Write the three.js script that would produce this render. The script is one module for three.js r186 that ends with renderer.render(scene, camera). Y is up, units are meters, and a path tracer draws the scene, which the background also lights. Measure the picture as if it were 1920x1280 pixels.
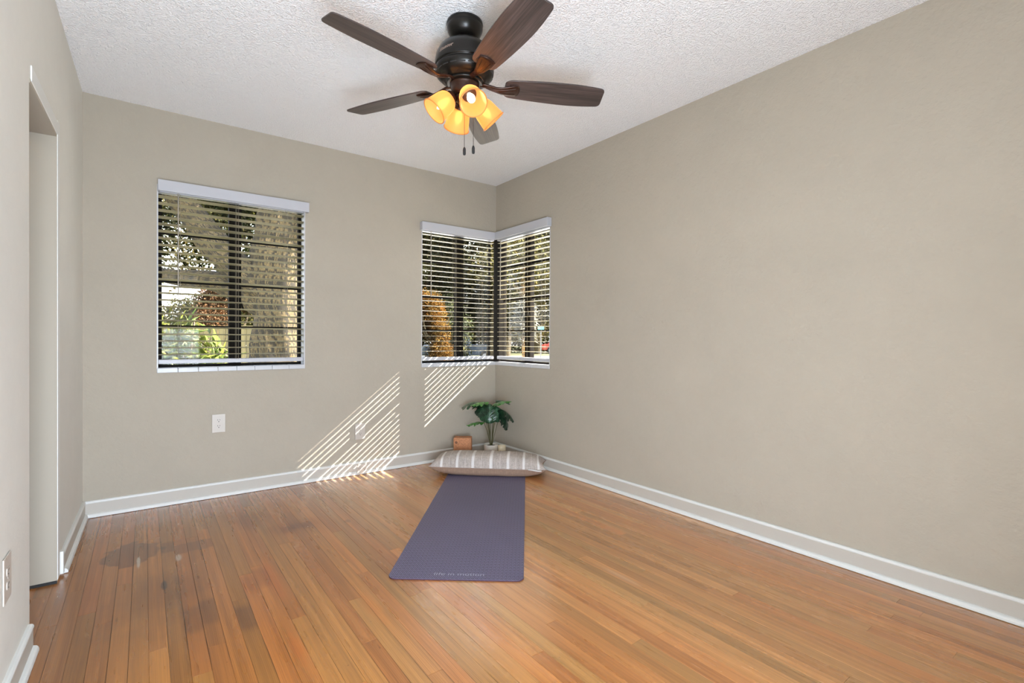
import * as THREE from 'three';
import { mergeGeometries } from 'three/addons/utils/BufferGeometryUtils.js';
import { RoundedBoxGeometry } from 'three/addons/geometries/RoundedBoxGeometry.js';
import { RectAreaLightUniformsLib } from 'three/addons/lights/RectAreaLightUniformsLib.js';
import { FontLoader } from 'three/addons/loaders/FontLoader.js';

// ---------------------------------------------------------------- camera, sky, sun, exposure
const scene = new THREE.Scene();
const camera = new THREE.PerspectiveCamera(69.27, 1.5, 0.05, 400);
camera.position.set(-2.651, 1.0668, 3.8298);
camera.lookAt(camera.position.x + 0.59632, camera.position.y - 0.00551, camera.position.z - 0.80273);
camera.rotateZ(0.004476);
const renderer = new THREE.WebGLRenderer({ antialias: true });
renderer.toneMapping = THREE.LinearToneMapping;
renderer.toneMappingExposure = 1.42;
renderer.shadowMap.enabled = true;

const toSun = new THREE.Vector3(2.5, 2.0, 1.0).normalize();
// pale hazy sky: white towards the horizon, a little bluer overhead
const skyData = new Float32Array(64 * 64 * 4);
for (let y = 0; y < 64; y++) for (let x = 0; x < 64; x++) { const t = Math.pow(Math.max(0, ((y + 0.5) / 64) * 2 - 1), 0.7), o = (y * 64 + x) * 4; skyData[o] = 0.97 - 0.45 * t; skyData[o + 1] = 0.985 - 0.30 * t; skyData[o + 2] = 1.0 - 0.06 * t; skyData[o + 3] = 1; }
const sky = new THREE.DataTexture(skyData, 64, 64, THREE.RGBAFormat, THREE.FloatType);
sky.mapping = THREE.EquirectangularReflectionMapping; sky.magFilter = THREE.LinearFilter; sky.needsUpdate = true;
scene.background = sky; scene.environment = sky;
scene.backgroundIntensity = scene.environmentIntensity = 5.0;

const sun = new THREE.DirectionalLight(new THREE.Color(1.0, 0.945, 0.855), 26);
sun.position.copy(toSun).multiplyScalar(40);
sun.castShadow = true; sun.shadow.radius = 0.55;
sun.shadow.mapSize.set(4096, 4096);
Object.assign(sun.shadow.camera, { left: -25, right: 25, top: 25, bottom: -25, near: 1, far: 90 });
scene.add(sun, sun.target);

// soft light from an unseen source behind the camera, placed to light the room
RectAreaLightUniformsLib.init();
const FRONT_Z = 4.34;
const unseenLight = new THREE.RectAreaLight(new THREE.Color(0.78, 0.91, 1.07), 27, 0.85, 1.15);
unseenLight.position.set(-2.46, 0.62, FRONT_Z - 0.06);
unseenLight.lookAt(-2.70, 1.30, FRONT_Z - 2.6); // tilted up to brighten the ceiling
scene.add(unseenLight);

// ---------------------------------------------------------------- helpers
const H = 2.5;
function rng(seed) { let a = seed >>> 0; return () => { a = (a + 0x6d2b79f5) | 0; let t = Math.imul(a ^ (a >>> 15), 1 | a); t = (t + Math.imul(t ^ (t >>> 7), 61 | t)) ^ t; return ((t ^ (t >>> 14)) >>> 0) / 4294967296; }; }
const R = rng(11);
const V = (x, y, z) => new THREE.Vector3(x, y, z);
function hash2(x, y) { let h = Math.imul(x | 0, 374761393) + Math.imul(y | 0, 668265263); h = Math.imul(h ^ (h >>> 13), 1274126177); return ((h ^ (h >>> 16)) >>> 0) / 4294967296; }
function vnoise(x, y) { const ix = Math.floor(x), iy = Math.floor(y); let fx = x - ix, fy = y - iy; fx = fx * fx * (3 - 2 * fx); fy = fy * fy * (3 - 2 * fy); const a = hash2(ix, iy), b = hash2(ix + 1, iy), c = hash2(ix, iy + 1), d = hash2(ix + 1, iy + 1); return a + (b - a) * fx + (c - a) * fy + (a - b - c + d) * fx * fy; }
function pnoise(x, y, p) { const w = (v) => ((v % p) + p) % p; const ix = Math.floor(x), iy = Math.floor(y); let fx = x - ix, fy = y - iy; fx = fx * fx * (3 - 2 * fx); fy = fy * fy * (3 - 2 * fy); const a = hash2(w(ix), w(iy)), b = hash2(w(ix + 1), w(iy)), c = hash2(w(ix), w(iy + 1)), d = hash2(w(ix + 1), w(iy + 1)); return a + (b - a) * fx + (c - a) * fy + (a - b - c + d) * fx * fy; }
const clamp = (v, a = 0, b = 1) => Math.min(b, Math.max(a, v));
const sstep = (a, b, v) => { const t = clamp((v - a) / (b - a)); return t * t * (3 - 2 * t); };
const lerp = (a, b, t) => a + (b - a) * t;

function dataTex(w, h, fn, srgb) {
  const d = new Uint8Array(w * h * 4);
  for (let y = 0; y < h; y++) for (let x = 0; x < w; x++) { const c = fn(x, y), o = (y * w + x) * 4; if (c.length) { d[o] = c[0]; d[o + 1] = c[1]; d[o + 2] = c[2]; } else { d[o] = d[o + 1] = d[o + 2] = c; } d[o + 3] = 255; }
  const t = new THREE.DataTexture(d, w, h, THREE.RGBAFormat);
  t.wrapS = t.wrapT = THREE.RepeatWrapping; t.magFilter = THREE.LinearFilter; t.minFilter = THREE.LinearMipmapLinearFilter; t.generateMipmaps = true;
  if (srgb) t.colorSpace = THREE.SRGBColorSpace;
  t.needsUpdate = true; return t;
}
const rep = (t, u, v) => { const c = t.clone(); c.repeat.set(u, v); c.needsUpdate = true; return c; };
const std = (o) => new THREE.MeshStandardMaterial(o);
const phys = (o) => new THREE.MeshPhysicalMaterial(o);
const lin = (r, g, b) => new THREE.Color().setRGB(r, g, b);

const used = {};
function numbered(name) { if (!(name in used)) { used[name] = 0; return name; } used[name]++; return name + '_' + String(used[name]).padStart(3, '0'); }
function part(name, geo, mat, parent) { const m = new THREE.Mesh(geo, mat); m.name = name; m.castShadow = m.receiveShadow = true; parent.add(m); return m; }
function thing(name, label, category, pos = [0, 0, 0], group) { const g = new THREE.Group(); g.name = numbered(name); g.position.set(...pos); g.userData = { label, category }; if (group) g.userData.group = group; scene.add(g); return g; }
function struct(name, label, geo, mat) { const m = geo ? new THREE.Mesh(geo, mat) : new THREE.Group(); m.name = name; m.castShadow = m.receiveShadow = true; m.userData = { kind: 'structure', label, category: name.split('_')[0] }; scene.add(m); return m; }
// box given by its two corners, uv in metres
function bx(x0, x1, y0, y1, z0, z1) { const g = new THREE.BoxGeometry(x1 - x0, y1 - y0, z1 - z0); g.translate((x0 + x1) / 2, (y0 + y1) / 2, (z0 + z1) / 2); return metre(g); }
function metre(g) { const p = g.attributes.position, n = g.attributes.normal, uv = new Float32Array(p.count * 2); for (let i = 0; i < p.count; i++) { const ax = Math.abs(n.getX(i)), ay = Math.abs(n.getY(i)), az = Math.abs(n.getZ(i)); if (ax > ay && ax > az) { uv[2 * i] = p.getZ(i); uv[2 * i + 1] = p.getY(i); } else if (ay > az) { uv[2 * i] = p.getX(i); uv[2 * i + 1] = p.getZ(i); } else { uv[2 * i] = p.getX(i); uv[2 * i + 1] = p.getY(i); } } g.setAttribute('uv', new THREE.BufferAttribute(uv, 2)); return g; }
function rbox(w, h, d, r, seg = 2) { return new RoundedBoxGeometry(w, h, d, seg, r); }
const merge = (a) => mergeGeometries(a.map((g) => (g.index ? g.toNonIndexed() : g)).map((g) => { for (const k of Object.keys(g.attributes)) if (!['position', 'normal', 'uv'].includes(k)) g.deleteAttribute(k); return g; }));
function tube(pts, r, seg = 16, rad = 8) { return new THREE.TubeGeometry(new THREE.CatmullRomCurve3(pts), seg, r, rad, false); }
// a tube whose radius follows the list rs along the points
function taper(pts, rs, seg = 24, rad = 10, rough = 0, seed = 1) {
  const c = new THREE.CatmullRomCurve3(pts), fr = c.computeFrenetFrames(seg, false), pos = [], uv = [], idx = [];
  for (let i = 0; i <= seg; i++) {
    const t = i / seg, P = c.getPointAt(t), k = t * (rs.length - 1), a = Math.floor(Math.min(k, rs.length - 2)), r0 = lerp(rs[a], rs[a + 1], k - a);
    for (let j = 0; j <= rad; j++) { const th = (j % rad) / rad * Math.PI * 2, rr = r0 * (1 + rough * (vnoise(j % rad * 1.3 + seed * 7, t * 9 + seed) - 0.5)); const q = P.clone().addScaledVector(fr.normals[i], Math.cos(th) * rr).addScaledVector(fr.binormals[i], Math.sin(th) * rr); pos.push(q.x, q.y, q.z); uv.push(j / rad, t * 3); }
  }
  for (let i = 0; i < seg; i++) for (let j = 0; j < rad; j++) { const a = i * (rad + 1) + j, b = a + rad + 1; idx.push(a, a + 1, b, b, a + 1, b + 1); }
  const g = new THREE.BufferGeometry(); g.setAttribute('position', new THREE.Float32BufferAttribute(pos, 3)); g.setAttribute('uv', new THREE.Float32BufferAttribute(uv, 2)); g.setIndex(idx); g.computeVertexNormals(); return g;
}
const lathe = (pts, seg = 48) => new THREE.LatheGeometry(pts.map((p) => new THREE.Vector2(p[0], p[1])), seg);

// ---------------------------------------------------------------- surface textures
const plasterBump = dataTex(512, 512, (x, y) => {
  const u = x / 512, v = y / 512;
  const a = pnoise(u * 8, v * 8, 8), b = pnoise(u * 24 + 3, v * 24, 24), c = pnoise(u * 64, v * 64, 64), d = pnoise(u * 170, v * 170, 170);
  return 255 * clamp(0.35 * a + 0.3 * b + 0.22 * c + 0.13 * d);
});
const popcornBump = dataTex(1024, 1024, (x, y) => {
  const u = x / 1024, v = y / 1024;
  const b = pnoise(u * 90, v * 90, 90), c = pnoise(u * 180 + 5, v * 180, 180), e = pnoise(u * 30, v * 30, 30);
  const s = sstep(0.42, 0.8, b) * 0.55 + sstep(0.4, 0.85, c) * 0.35 + e * 0.1;
  return 255 * clamp(s);
});
const paintTone = dataTex(256, 256, (x, y) => { const u = x / 256, v = y / 256; const n = 0.5 * pnoise(u * 5, v * 5, 5) + 0.3 * pnoise(u * 17, v * 17, 17) + 0.2 * pnoise(u * 60, v * 60, 60); const k = 246 + 9 * n; return [k, k, k - 1]; }, true);

const M = {};
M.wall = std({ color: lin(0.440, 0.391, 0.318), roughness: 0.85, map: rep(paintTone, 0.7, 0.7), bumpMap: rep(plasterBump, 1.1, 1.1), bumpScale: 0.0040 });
M.wallLeftLit = std({ color: lin(0.71, 0.69, 0.635), roughness: 0.8, map: rep(paintTone, 0.7, 0.7), bumpMap: rep(plasterBump, 1.3, 1.3), bumpScale: 0.0012 });  // paler than the other walls, window light put into the colour
M.ceiling = std({ color: lin(0.90, 0.90, 0.91), roughness: 0.95, bumpMap: rep(popcornBump, 1.9, 1.9), bumpScale: 0.0046 });
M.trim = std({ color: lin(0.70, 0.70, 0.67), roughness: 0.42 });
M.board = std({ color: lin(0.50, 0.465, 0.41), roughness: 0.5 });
M.sill = std({ color: lin(0.56, 0.565, 0.58), roughness: 0.35 });
M.grout = std({ color: lin(0.66, 0.65, 0.62), roughness: 0.9 });
M.steel = phys({ color: lin(0.012, 0.010, 0.008), roughness: 0.85, specularIntensity: 0.15 });
M.glass = phys({ color: 0xffffff, roughness: 0.02, transmission: 1, thickness: 0, ior: 1.45, specularIntensity: 0.25 });
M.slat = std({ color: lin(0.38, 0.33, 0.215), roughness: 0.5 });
M.slatShaded = std({ color: lin(0.27, 0.235, 0.14), roughness: 0.6 });  // darker copy of the slat colour, shade painted in
M.jamb = std({ color: lin(0.40, 0.355, 0.285), roughness: 0.7 });
M.valance = std({ color: lin(0.50, 0.50, 0.53), roughness: 0.4 });
M.cord = std({ color: lin(0.30, 0.26, 0.19), roughness: 0.8 });
M.wand = std({ color: lin(0.35, 0.31, 0.25), roughness: 0.4 });
M.plate = std({ color: lin(0.54, 0.49, 0.43), roughness: 0.35 });
M.dark = std({ color: lin(0.02, 0.02, 0.02), roughness: 0.8 });
M.subfloor = std({ color: lin(0.05, 0.03, 0.018), roughness: 0.9 });
M.stucco = std({ color: lin(0.62, 0.6, 0.55), roughness: 0.9 });
M.roof = std({ color: lin(0.3, 0.28, 0.26), roughness: 0.9 });

// ---------------------------------------------------------------- room shell
const LX = -2.945;                  // left wall at the back corner; it opens by 0.8 degrees towards the camera
const LROT = 0.0142;
const W1 = { x0: -2.591, x1: -1.705 }, WB = { x0: -0.766 }, WR = { z1: 0.779 };
const SILL = 0.845, HEAD = 2.03, T = 0.2;

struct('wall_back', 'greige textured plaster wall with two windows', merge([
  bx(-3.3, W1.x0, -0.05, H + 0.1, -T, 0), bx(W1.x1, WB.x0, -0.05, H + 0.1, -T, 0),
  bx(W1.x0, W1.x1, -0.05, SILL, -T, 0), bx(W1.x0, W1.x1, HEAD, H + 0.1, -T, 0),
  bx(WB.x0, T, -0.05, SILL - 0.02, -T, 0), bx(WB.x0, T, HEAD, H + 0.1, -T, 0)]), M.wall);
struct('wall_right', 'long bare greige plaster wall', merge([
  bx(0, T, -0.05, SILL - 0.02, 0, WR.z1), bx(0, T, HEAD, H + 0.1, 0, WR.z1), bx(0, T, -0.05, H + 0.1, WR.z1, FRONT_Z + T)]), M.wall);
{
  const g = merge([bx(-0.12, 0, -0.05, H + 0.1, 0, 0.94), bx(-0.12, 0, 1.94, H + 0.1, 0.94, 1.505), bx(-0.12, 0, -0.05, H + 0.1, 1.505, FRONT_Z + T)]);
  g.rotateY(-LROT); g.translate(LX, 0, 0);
  struct('wall_left', 'wall with a doorway, window light put into its pale colour', g, M.wallLeftLit);
}
const FW = { x0: -2.93, x1: -1.99, y0: 0.02, y1: 2.02 };
struct('wall_front', 'greige wall behind the camera around the unseen glazed double door', merge([
  bx(-3.3, FW.x0, -0.05, H + 0.1, FRONT_Z, FRONT_Z + T), bx(FW.x1, 0, -0.05, H + 0.1, FRONT_Z, FRONT_Z + T),
  bx(FW.x0, FW.x1, -0.05, FW.y0, FRONT_Z, FRONT_Z + T), bx(FW.x0, FW.x1, FW.y1, H + 0.1, FRONT_Z, FRONT_Z + T)]), M.wall);
struct('ceiling', 'white popcorn-textured ceiling', bx(-3.02, 0.0, H, H + 0.1, 0, FRONT_Z), M.ceiling);
struct('roof', 'unseen flat roof with an eave placed to shade the upper blinds', merge([bx(-5, 1.1, H + 0.12, H + 0.3, -0.5, FRONT_Z + 1.0), bx(1.06, 1.1, 2.44, H + 0.12, -0.5, FRONT_Z + 1.0)]), M.roof);  // out of view, eave placed to shade the upper corner blinds

// hall beyond the doorway
{
  const g = merge([bx(-4.5, -4.4, -0.05, H + 0.1, 0.1, 3.0), bx(-4.4, -3.1, -0.05, H + 0.1, 0.05, 0.15), bx(-4.4, -3.1, -0.05, H + 0.1, 2.9, 3.0)]);
  struct('wall_hall', 'pale painted walls of the hall beyond the doorway', g, M.wallLeftLit);
  struct('ceiling_hall', 'white ceiling of the hall', bx(-4.4, -3.05, H - 0.02, H + 0.08, 0.15, 2.9), M.ceiling);
  const lamp = thing('unseen_hall_lamp', 'unseen small round flush ceiling lamp in the hall, placed to light the doorway', 'lamp', [-3.75, H - 0.02, 1.5]);  // out of view, placed to light the door jamb
  part('lamp_base', lathe([[0, 0], [0.14, 0], [0.14, -0.03], [0.12, -0.032]], 32), M.trim, lamp);
  part('lamp_glass', lathe([[0.12, -0.03], [0.115, -0.06], [0.08, -0.085], [0.0, -0.095]], 32), phys({ color: 0xffffff, emissive: 0xfff4e2, emissiveIntensity: 0.8, roughness: 0.5 }), lamp);
  const pl = new THREE.PointLight(0xfff1de, 0.25); pl.position.set(0, -0.16, 0); pl.castShadow = true; pl.shadow.radius = 4; lamp.add(pl);
}

// ---------------------------------------------------------------- strip floor: every board a mesh of its own
const PW = 0.0543, PX0 = -2.423 - 12 * PW;   // board edges at PX0 + k * PW
const FZ1 = FRONT_Z, NROW = Math.ceil((0 - PX0) / PW);
const rowPieces = [];
{
  const fixed = [[-2.45, 1.85], [-2.51, 1.992], [-2.432, 0.702], [-0.615, 2.477], [-0.553, 2.03], [-0.955, 2.104], [-0.10, 2.497], [-0.16, 3.155], [-0.215, 3.243], [-0.333, 3.18], [-1.71, 1.93], [-0.62, 0.62], [-1.16, 2.72]];
  const fr = rng(77);
  for (let k = 0; k < NROW; k++) {
    const xc = PX0 + (k + 0.5) * PW, js = fixed.filter((f) => Math.abs(f[0] - xc) < PW / 2).map((f) => f[1]);
    if (!js.length) js.push(0.25 + fr() * 1.6);
    let a = Math.min(...js); while ((a -= 0.9 + fr() * 1.5) > 0.25) js.push(a);
    let b = Math.max(...js); while ((b += 0.9 + fr() * 1.6) < FZ1 - 0.25) js.push(b);
    js.sort((p, q) => p - q);
    const e = [0, ...js, FZ1], L = [];
    for (let i = 0; i + 1 < e.length; i++) {
      const t = fr(); const tone = 0.80 + fr() * 0.34;
      L.push({ z0: e[i], z1: e[i + 1], tone, warm: fr(), fig: fr(), off: fr() * 50, t });
    }
    rowPieces.push(L);
  }
}
function floorColor(x, z) {
  const k = clamp(Math.floor((x - PX0) / PW), 0, NROW - 1), L = rowPieces[k];
  let p = L[0]; for (const q of L) if (z >= q.z0) p = q;
  const u = (x - PX0) / PW - k, o = p.off, xc = PX0 + (k + 0.5) * PW;
  // grain: streaks along the board, flat-sawn figure on some boards
  const warp = (vnoise(z * 1.6 + o, o) - 0.5) * 2.2 + (vnoise(z * 5 + o, o + 9) - 0.5) * 0.4;
  const ring = p.fig > 0.55 ? Math.abs(u - 0.5 + (vnoise(z * 0.9 + o, 3) - 0.5) * 0.7) * (6 + 5 * p.fig) + z * (0.9 + 2 * p.t) : u * (9 + 8 * p.t);
  const rings = Math.pow(0.5 + 0.5 * Math.sin((ring + warp) * 6.283), 2.2);
  const s1 = vnoise(x * 420 + o, z * 7 + o), s2 = vnoise(x * 900 + o, z * 16), s3 = vnoise(x * 130 + o, z * 2.2 + o * 2), pore = sstep(0.60, 0.95, vnoise(x * 900 + o * 3, z * 55 + o));
  const s4 = vnoise(x * 62 + o, z * 1.1 + o), s5 = vnoise(x * 210 + o, z * 3.5);
  let g = 1.0 + 0.22 * (s4 - 0.5) - 0.12 * (s5 - 0.5) - 0.19 * rings * (0.35 + 0.65 * p.fig) - 0.20 * (s1 - 0.5) - 0.12 * (s2 - 0.5) + 0.20 * (s3 - 0.5) - 0.04 * pore;
  g *= p.tone;
  // worn, browner boards towards the doorway, golden to the right; part is painted light
  const worn = sstep(-1.0, -2.3, x + 0.45 * (vnoise(x * 2.1, z * 1.4 + 3) - 0.5));
  let r = lerp(0.540, 0.400, worn), gg = lerp(0.245, 0.150, worn), b = lerp(0.078, 0.030, worn);
  const hu = (p.warm - 0.5); r *= 1 + 0.08 * hu; b *= 1 - 0.25 * hu; gg *= 1 - 0.16 * hu;
  r *= g; gg *= Math.pow(g, 1.12); b *= Math.pow(g, 1.25);
  const seamDirt = worn * sstep(0.86, 1.0, 2 * Math.abs(u - 0.5)) * sstep(0.35, 0.8, vnoise(z * 5 + k * 3.7, k)); r *= 1 - 0.5 * seamDirt; gg *= 1 - 0.5 * seamDirt; b *= 1 - 0.45 * seamDirt; // dark matter caught along some seams
  // stains, seen as patches with edges of their own
  const n1 = (vnoise(x * 22, z * 22) - 0.5), n2 = (vnoise(x * 60, z * 40) - 0.5);
  const blob = (cx, cz, rx, rz, soft) => { const d = Math.hypot((x - cx) / rx, (z - cz) / rz) + n1 * 0.28 + n2 * 0.12; const edge = 0.25 * (hash2(k, Math.round(cz * 40)) - 0.5); return (1 - sstep(1 - soft, 1 + soft * 0.4, d + edge)) * (0.8 + 0.2 * hash2(k + 9, Math.round(cx * 50))); };
  const bandS = (xa, xb, za, zb, soft) => { if (xc < xa || xc > xb) return 0; const j = 0.10 * (hash2(k, Math.round(za * 31)) - 0.5), zz = z + n1 * 0.03; return sstep(za + j - soft, za + j + soft, zz) * (1 - sstep(zb + j * 0.7 - soft, zb + j * 0.7 + soft, zz)) * (0.6 + 0.4 * hash2(k + 4, Math.round(zb * 17))); };
  const st = (a, kr, kg, kb) => { r *= lerp(1, kr, a); gg *= lerp(1, kg, a); b *= lerp(1, kb, a); };
  st(blob(-2.70, 0.775, 0.125, 0.165, 0.10), 0.50, 0.46, 0.50);
  st(bandS(-2.58, -2.36, 0.735, 0.875, 0.012), 0.60, 0.54, 0.56);
  st(bandS(-2.51, -2.40, 1.52, 1.72, 0.03), 0.56, 0.55, 0.60); st(bandS(-2.30, -2.22, 1.35, 1.52, 0.04), 0.72, 0.64, 0.62);
  st(bandS(-2.36, -2.29, 1.62, 1.82, 0.035), 0.52, 0.48, 0.52); st(bandS(-2.07, -1.88, 0.80, 0.90, 0.03), 0.62, 0.50, 0.48);
  st(blob(-2.60, 1.35, 0.16, 0.34, 0.8), 0.78, 0.78, 0.80);
  st(blob(-2.75, 1.75, 0.11, 0.5, 0.8), 0.82, 0.80, 0.80);
  st(blob(-1.97, 0.85, 0.17, 0.11, 0.7), 0.80, 0.70, 0.66);
  st(blob(-2.15, 0.62, 0.10, 0.16, 0.8), 0.78, 0.70, 0.66);
  st(blob(-1.72, 1.62, 0.10, 0.20, 0.7), 0.82, 0.76, 0.76);
  st(blob(-1.60, 2.15, 0.07, 0.25, 0.8), 0.84, 0.78, 0.78);
  st(blob(-2.585, 1.235, 0.012, 0.055, 0.4), 0.22, 0.2, 0.2);
  st(blob(-1.70, 0.95, 0.02, 0.03, 0.5), 0.6, 0.55, 0.55);
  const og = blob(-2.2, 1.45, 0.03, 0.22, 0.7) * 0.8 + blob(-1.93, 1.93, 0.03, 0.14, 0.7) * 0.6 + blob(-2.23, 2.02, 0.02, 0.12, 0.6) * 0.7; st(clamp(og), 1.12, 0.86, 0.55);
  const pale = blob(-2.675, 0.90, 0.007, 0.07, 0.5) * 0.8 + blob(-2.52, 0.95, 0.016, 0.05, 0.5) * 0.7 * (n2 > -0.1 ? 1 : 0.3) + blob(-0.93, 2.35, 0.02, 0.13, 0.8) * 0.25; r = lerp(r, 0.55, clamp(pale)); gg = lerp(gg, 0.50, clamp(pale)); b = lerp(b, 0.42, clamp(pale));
  const blot = sstep(0.62, 0.85, vnoise(x * 3.1 + 7, z * 2.3)) * worn; st(blot, 0.84, 0.80, 0.78);
  const spot = sstep(0.985, 0.998, vnoise(x * 60 + 2, z * 40 + 9)); st(spot, 0.5, 0.45, 0.45);
  return [r, gg, b];
}
const toS = (c) => 255 * (c <= 0.0031308 ? 12.92 * c : 1.055 * Math.pow(c, 1 / 2.4) - 0.055);
const FX0 = -3.1, FXM = -1.55;
const floorTex = [[FX0, FXM], [FXM, 0]].map(([a, b]) => { const t = dataTex(1400, 2048, (px, py) => { const c = floorColor(lerp(a, b, (px + 0.5) / 1400), ((py + 0.5) / 2048) * FZ1); return [toS(clamp(c[0])), toS(clamp(c[1])), toS(clamp(c[2]))]; }, true); t.wrapS = t.wrapT = THREE.ClampToEdgeWrapping; return t; });
const floorRough = dataTex(512, 512, (x, y) => { const u = x / 512, v = y / 512; const n = 0.45 * pnoise(u * 12, v * 4, 4) + 0.35 * pnoise(u * 90, v * 15, 15) + 0.2 * pnoise(u * 180, v * 60, 60); return 255 * clamp(0.62 + 0.45 * (n - 0.5) * 2 * 0.6); });
const floorBump = dataTex(512, 512, (x, y) => { const u = x / 512, v = y / 512; return 255 * clamp(0.5 * pnoise(u * 256, v * 16, 16) + 0.5 * pnoise(u * 100, v * 8, 8)); });
M.planks = floorTex.map((t) => phys({ map: t, roughness: 0.46, roughnessMap: rep(floorRough, 1, 1), bumpMap: rep(floorBump, 1, 1), bumpScale: 0.0004, clearcoat: 0.8, clearcoatRoughness: 0.24 }));
function plankGeo(x0, x1, z0, z1, top, th, b) {
  // a board with chamfered upper edges; uv in the floor's own metres
  const P = [[x0, top - th, z0], [x1, top - th, z0], [x1, top - th, z1], [x0, top - th, z1], [x0, top - b, z0], [x1, top - b, z0], [x1, top - b, z1], [x0, top - b, z1], [x0 + b, top, z0 + b], [x1 - b, top, z0 + b], [x1 - b, top, z1 - b], [x0 + b, top, z1 - b]].map((a) => V(...a));
  const q = [[8, 11, 10, 9]]; for (const s of [0, 4]) for (let i = 0; i < 4; i++) { const j = (i + 1) % 4; q.push([s + i, s + 4 + i, s + 4 + j, s + j]); }
  const pos = [], uv = [], half = (x0 + x1) / 2 < FXM ? 0 : 1, a = half ? FXM : FX0, w = 1.55;
  for (const f of q) for (const i of [f[0], f[1], f[2], f[0], f[2], f[3]]) { const p = P[i]; pos.push(p.x, p.y, p.z); uv.push((half ? (p.x - FXM) / 1.55 : (p.x - FX0) / w), p.z / FZ1); }
  const g = new THREE.BufferGeometry(); g.setAttribute('position', new THREE.Float32BufferAttribute(pos, 3)); g.setAttribute('uv', new THREE.Float32BufferAttribute(uv, 2)); g.computeVertexNormals(); return { g, half };
}
{
  const floor = struct('floor', 'worn oak strip floor', bx(-4.45, 0.05, -0.06, -0.012, -0.02, FRONT_Z + 0.02), M.subfloor);
  const gr = rng(5);
  for (let k = 0; k < NROW; k++) {
    const x0 = PX0 + k * PW, x1 = Math.min(x0 + PW, 0);
    for (const p of rowPieces[k]) {
      const gap = 0.00018 + 0.0005 * gr() * gr() * gr();
      const { g, half } = plankGeo(x0 + gap, x1 - gap, p.z0 + 0.0003, p.z1 - 0.0003, -0.0002 - 0.0002 * gr(), 0.010, 0.00035);
      part('plank', g, M.planks[half], floor);
    }
  }
  // boards of the hall
  for (let k = 1; k < 24; k++) { const x1 = PX0 - (k - 1) * PW, x0 = x1 - PW; const g = bx(x0 + 0.0004, x1 - 0.0004, -0.011, -0.0004, 0.15, 2.9); const uv = g.attributes.uv, p = g.attributes.position; for (let i = 0; i < uv.count; i++) uv.setXY(i, (p.getX(i) + 3.1 + 0.05 + k * PW) / 1.55 % 0.9, p.getZ(i) / FZ1); part('plank', g, M.planks[0], floor); }
}

// ---------------------------------------------------------------- baseboards, door trim
function profileRun(prof, len) { // closed profile in (depth, height): runs along +x, stands out towards +z
  const g = new THREE.ExtrudeGeometry(new THREE.Shape(prof.map((p) => new THREE.Vector2(p[0], p[1]))), { depth: len, bevelEnabled: false }); g.rotateY(-Math.PI / 2); g.translate(len, 0, 0); return g;
}
const boardP = [[0, 0], [0.013, 0], [0.013, 0.083], [0, 0.083]];
const capP = [[0, 0.083], [0.014, 0.083], [0.0155, 0.087], [0.015, 0.092], [0.012, 0.0965], [0.007, 0.0985], [0, 0.0985]];
const shoeP = [[0, 0.002], [0.028, 0.002], [0.0278, 0.010], [0.0255, 0.0165], [0.021, 0.021], [0.013, 0.0235], [0, 0.0235]];
function baseboard(name, label, len, at, turn) {
  const o = struct(name, label); o.position.set(...at); o.rotation.y = turn;
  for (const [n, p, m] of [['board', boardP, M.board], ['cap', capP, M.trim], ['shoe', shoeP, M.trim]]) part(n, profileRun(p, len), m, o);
  return o;
}
// local: run along +x, standing out towards +z
baseboard('baseboard_back', 'white moulded baseboard under the windows', 2.945, [LX, 0, 0], 0);
baseboard('baseboard_right', 'white moulded baseboard along the long wall', FRONT_Z, [0, 0, 0], -Math.PI / 2);
baseboard('baseboard_left', 'short white baseboard between corner and doorway', 0.845, [LX - 0.0120, 0, 0.845], Math.PI / 2 - LROT);
baseboard('baseboard_near', 'white baseboard with rounded end beside the doorway', FRONT_Z - 1.53, [LX - LROT * FRONT_Z, 0, FRONT_Z], Math.PI / 2 - LROT);
{
  const t = struct('trim_1', 'narrow white door casing and jamb'); t.position.set(LX, 0, 0); t.rotation.y = -LROT;
  const c = (w, h, d) => rbox(w, h, d, 0.002, 2);
  let m = part('casing', c(0.005, 1.99, 0.055), M.trim, t); m.position.set(0.0025, 0.012 + 0.995, 0.912);
  m = part('head_casing', c(0.005, 0.055, 0.60), M.trim, t); m.position.set(0.0025, 1.967, 1.187);
  m = part('jamb', bx(-0.122, 0.002, 0.012, 1.94, 0.935, 0.947), M.jamb, t);
  m = part('dark_strip', bx(-0.122, 0.002, -0.002, 0.013, 0.9405, 0.9475), M.dark, t);  // dark strip along the floor under the jamb
  m = part('head_jamb', bx(-0.122, 0.002, 1.928, 1.942, 0.947, 1.505), M.jamb, t);
  m = part('plinth', c(0.016, 0.10, 0.03), M.trim, t); m.position.set(0.008, 0.062, 0.865);
}

// ---------------------------------------------------------------- windows
const ROWS = [0.862, 1.137, 1.432, 1.747, HEAD - 0.005];
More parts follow.
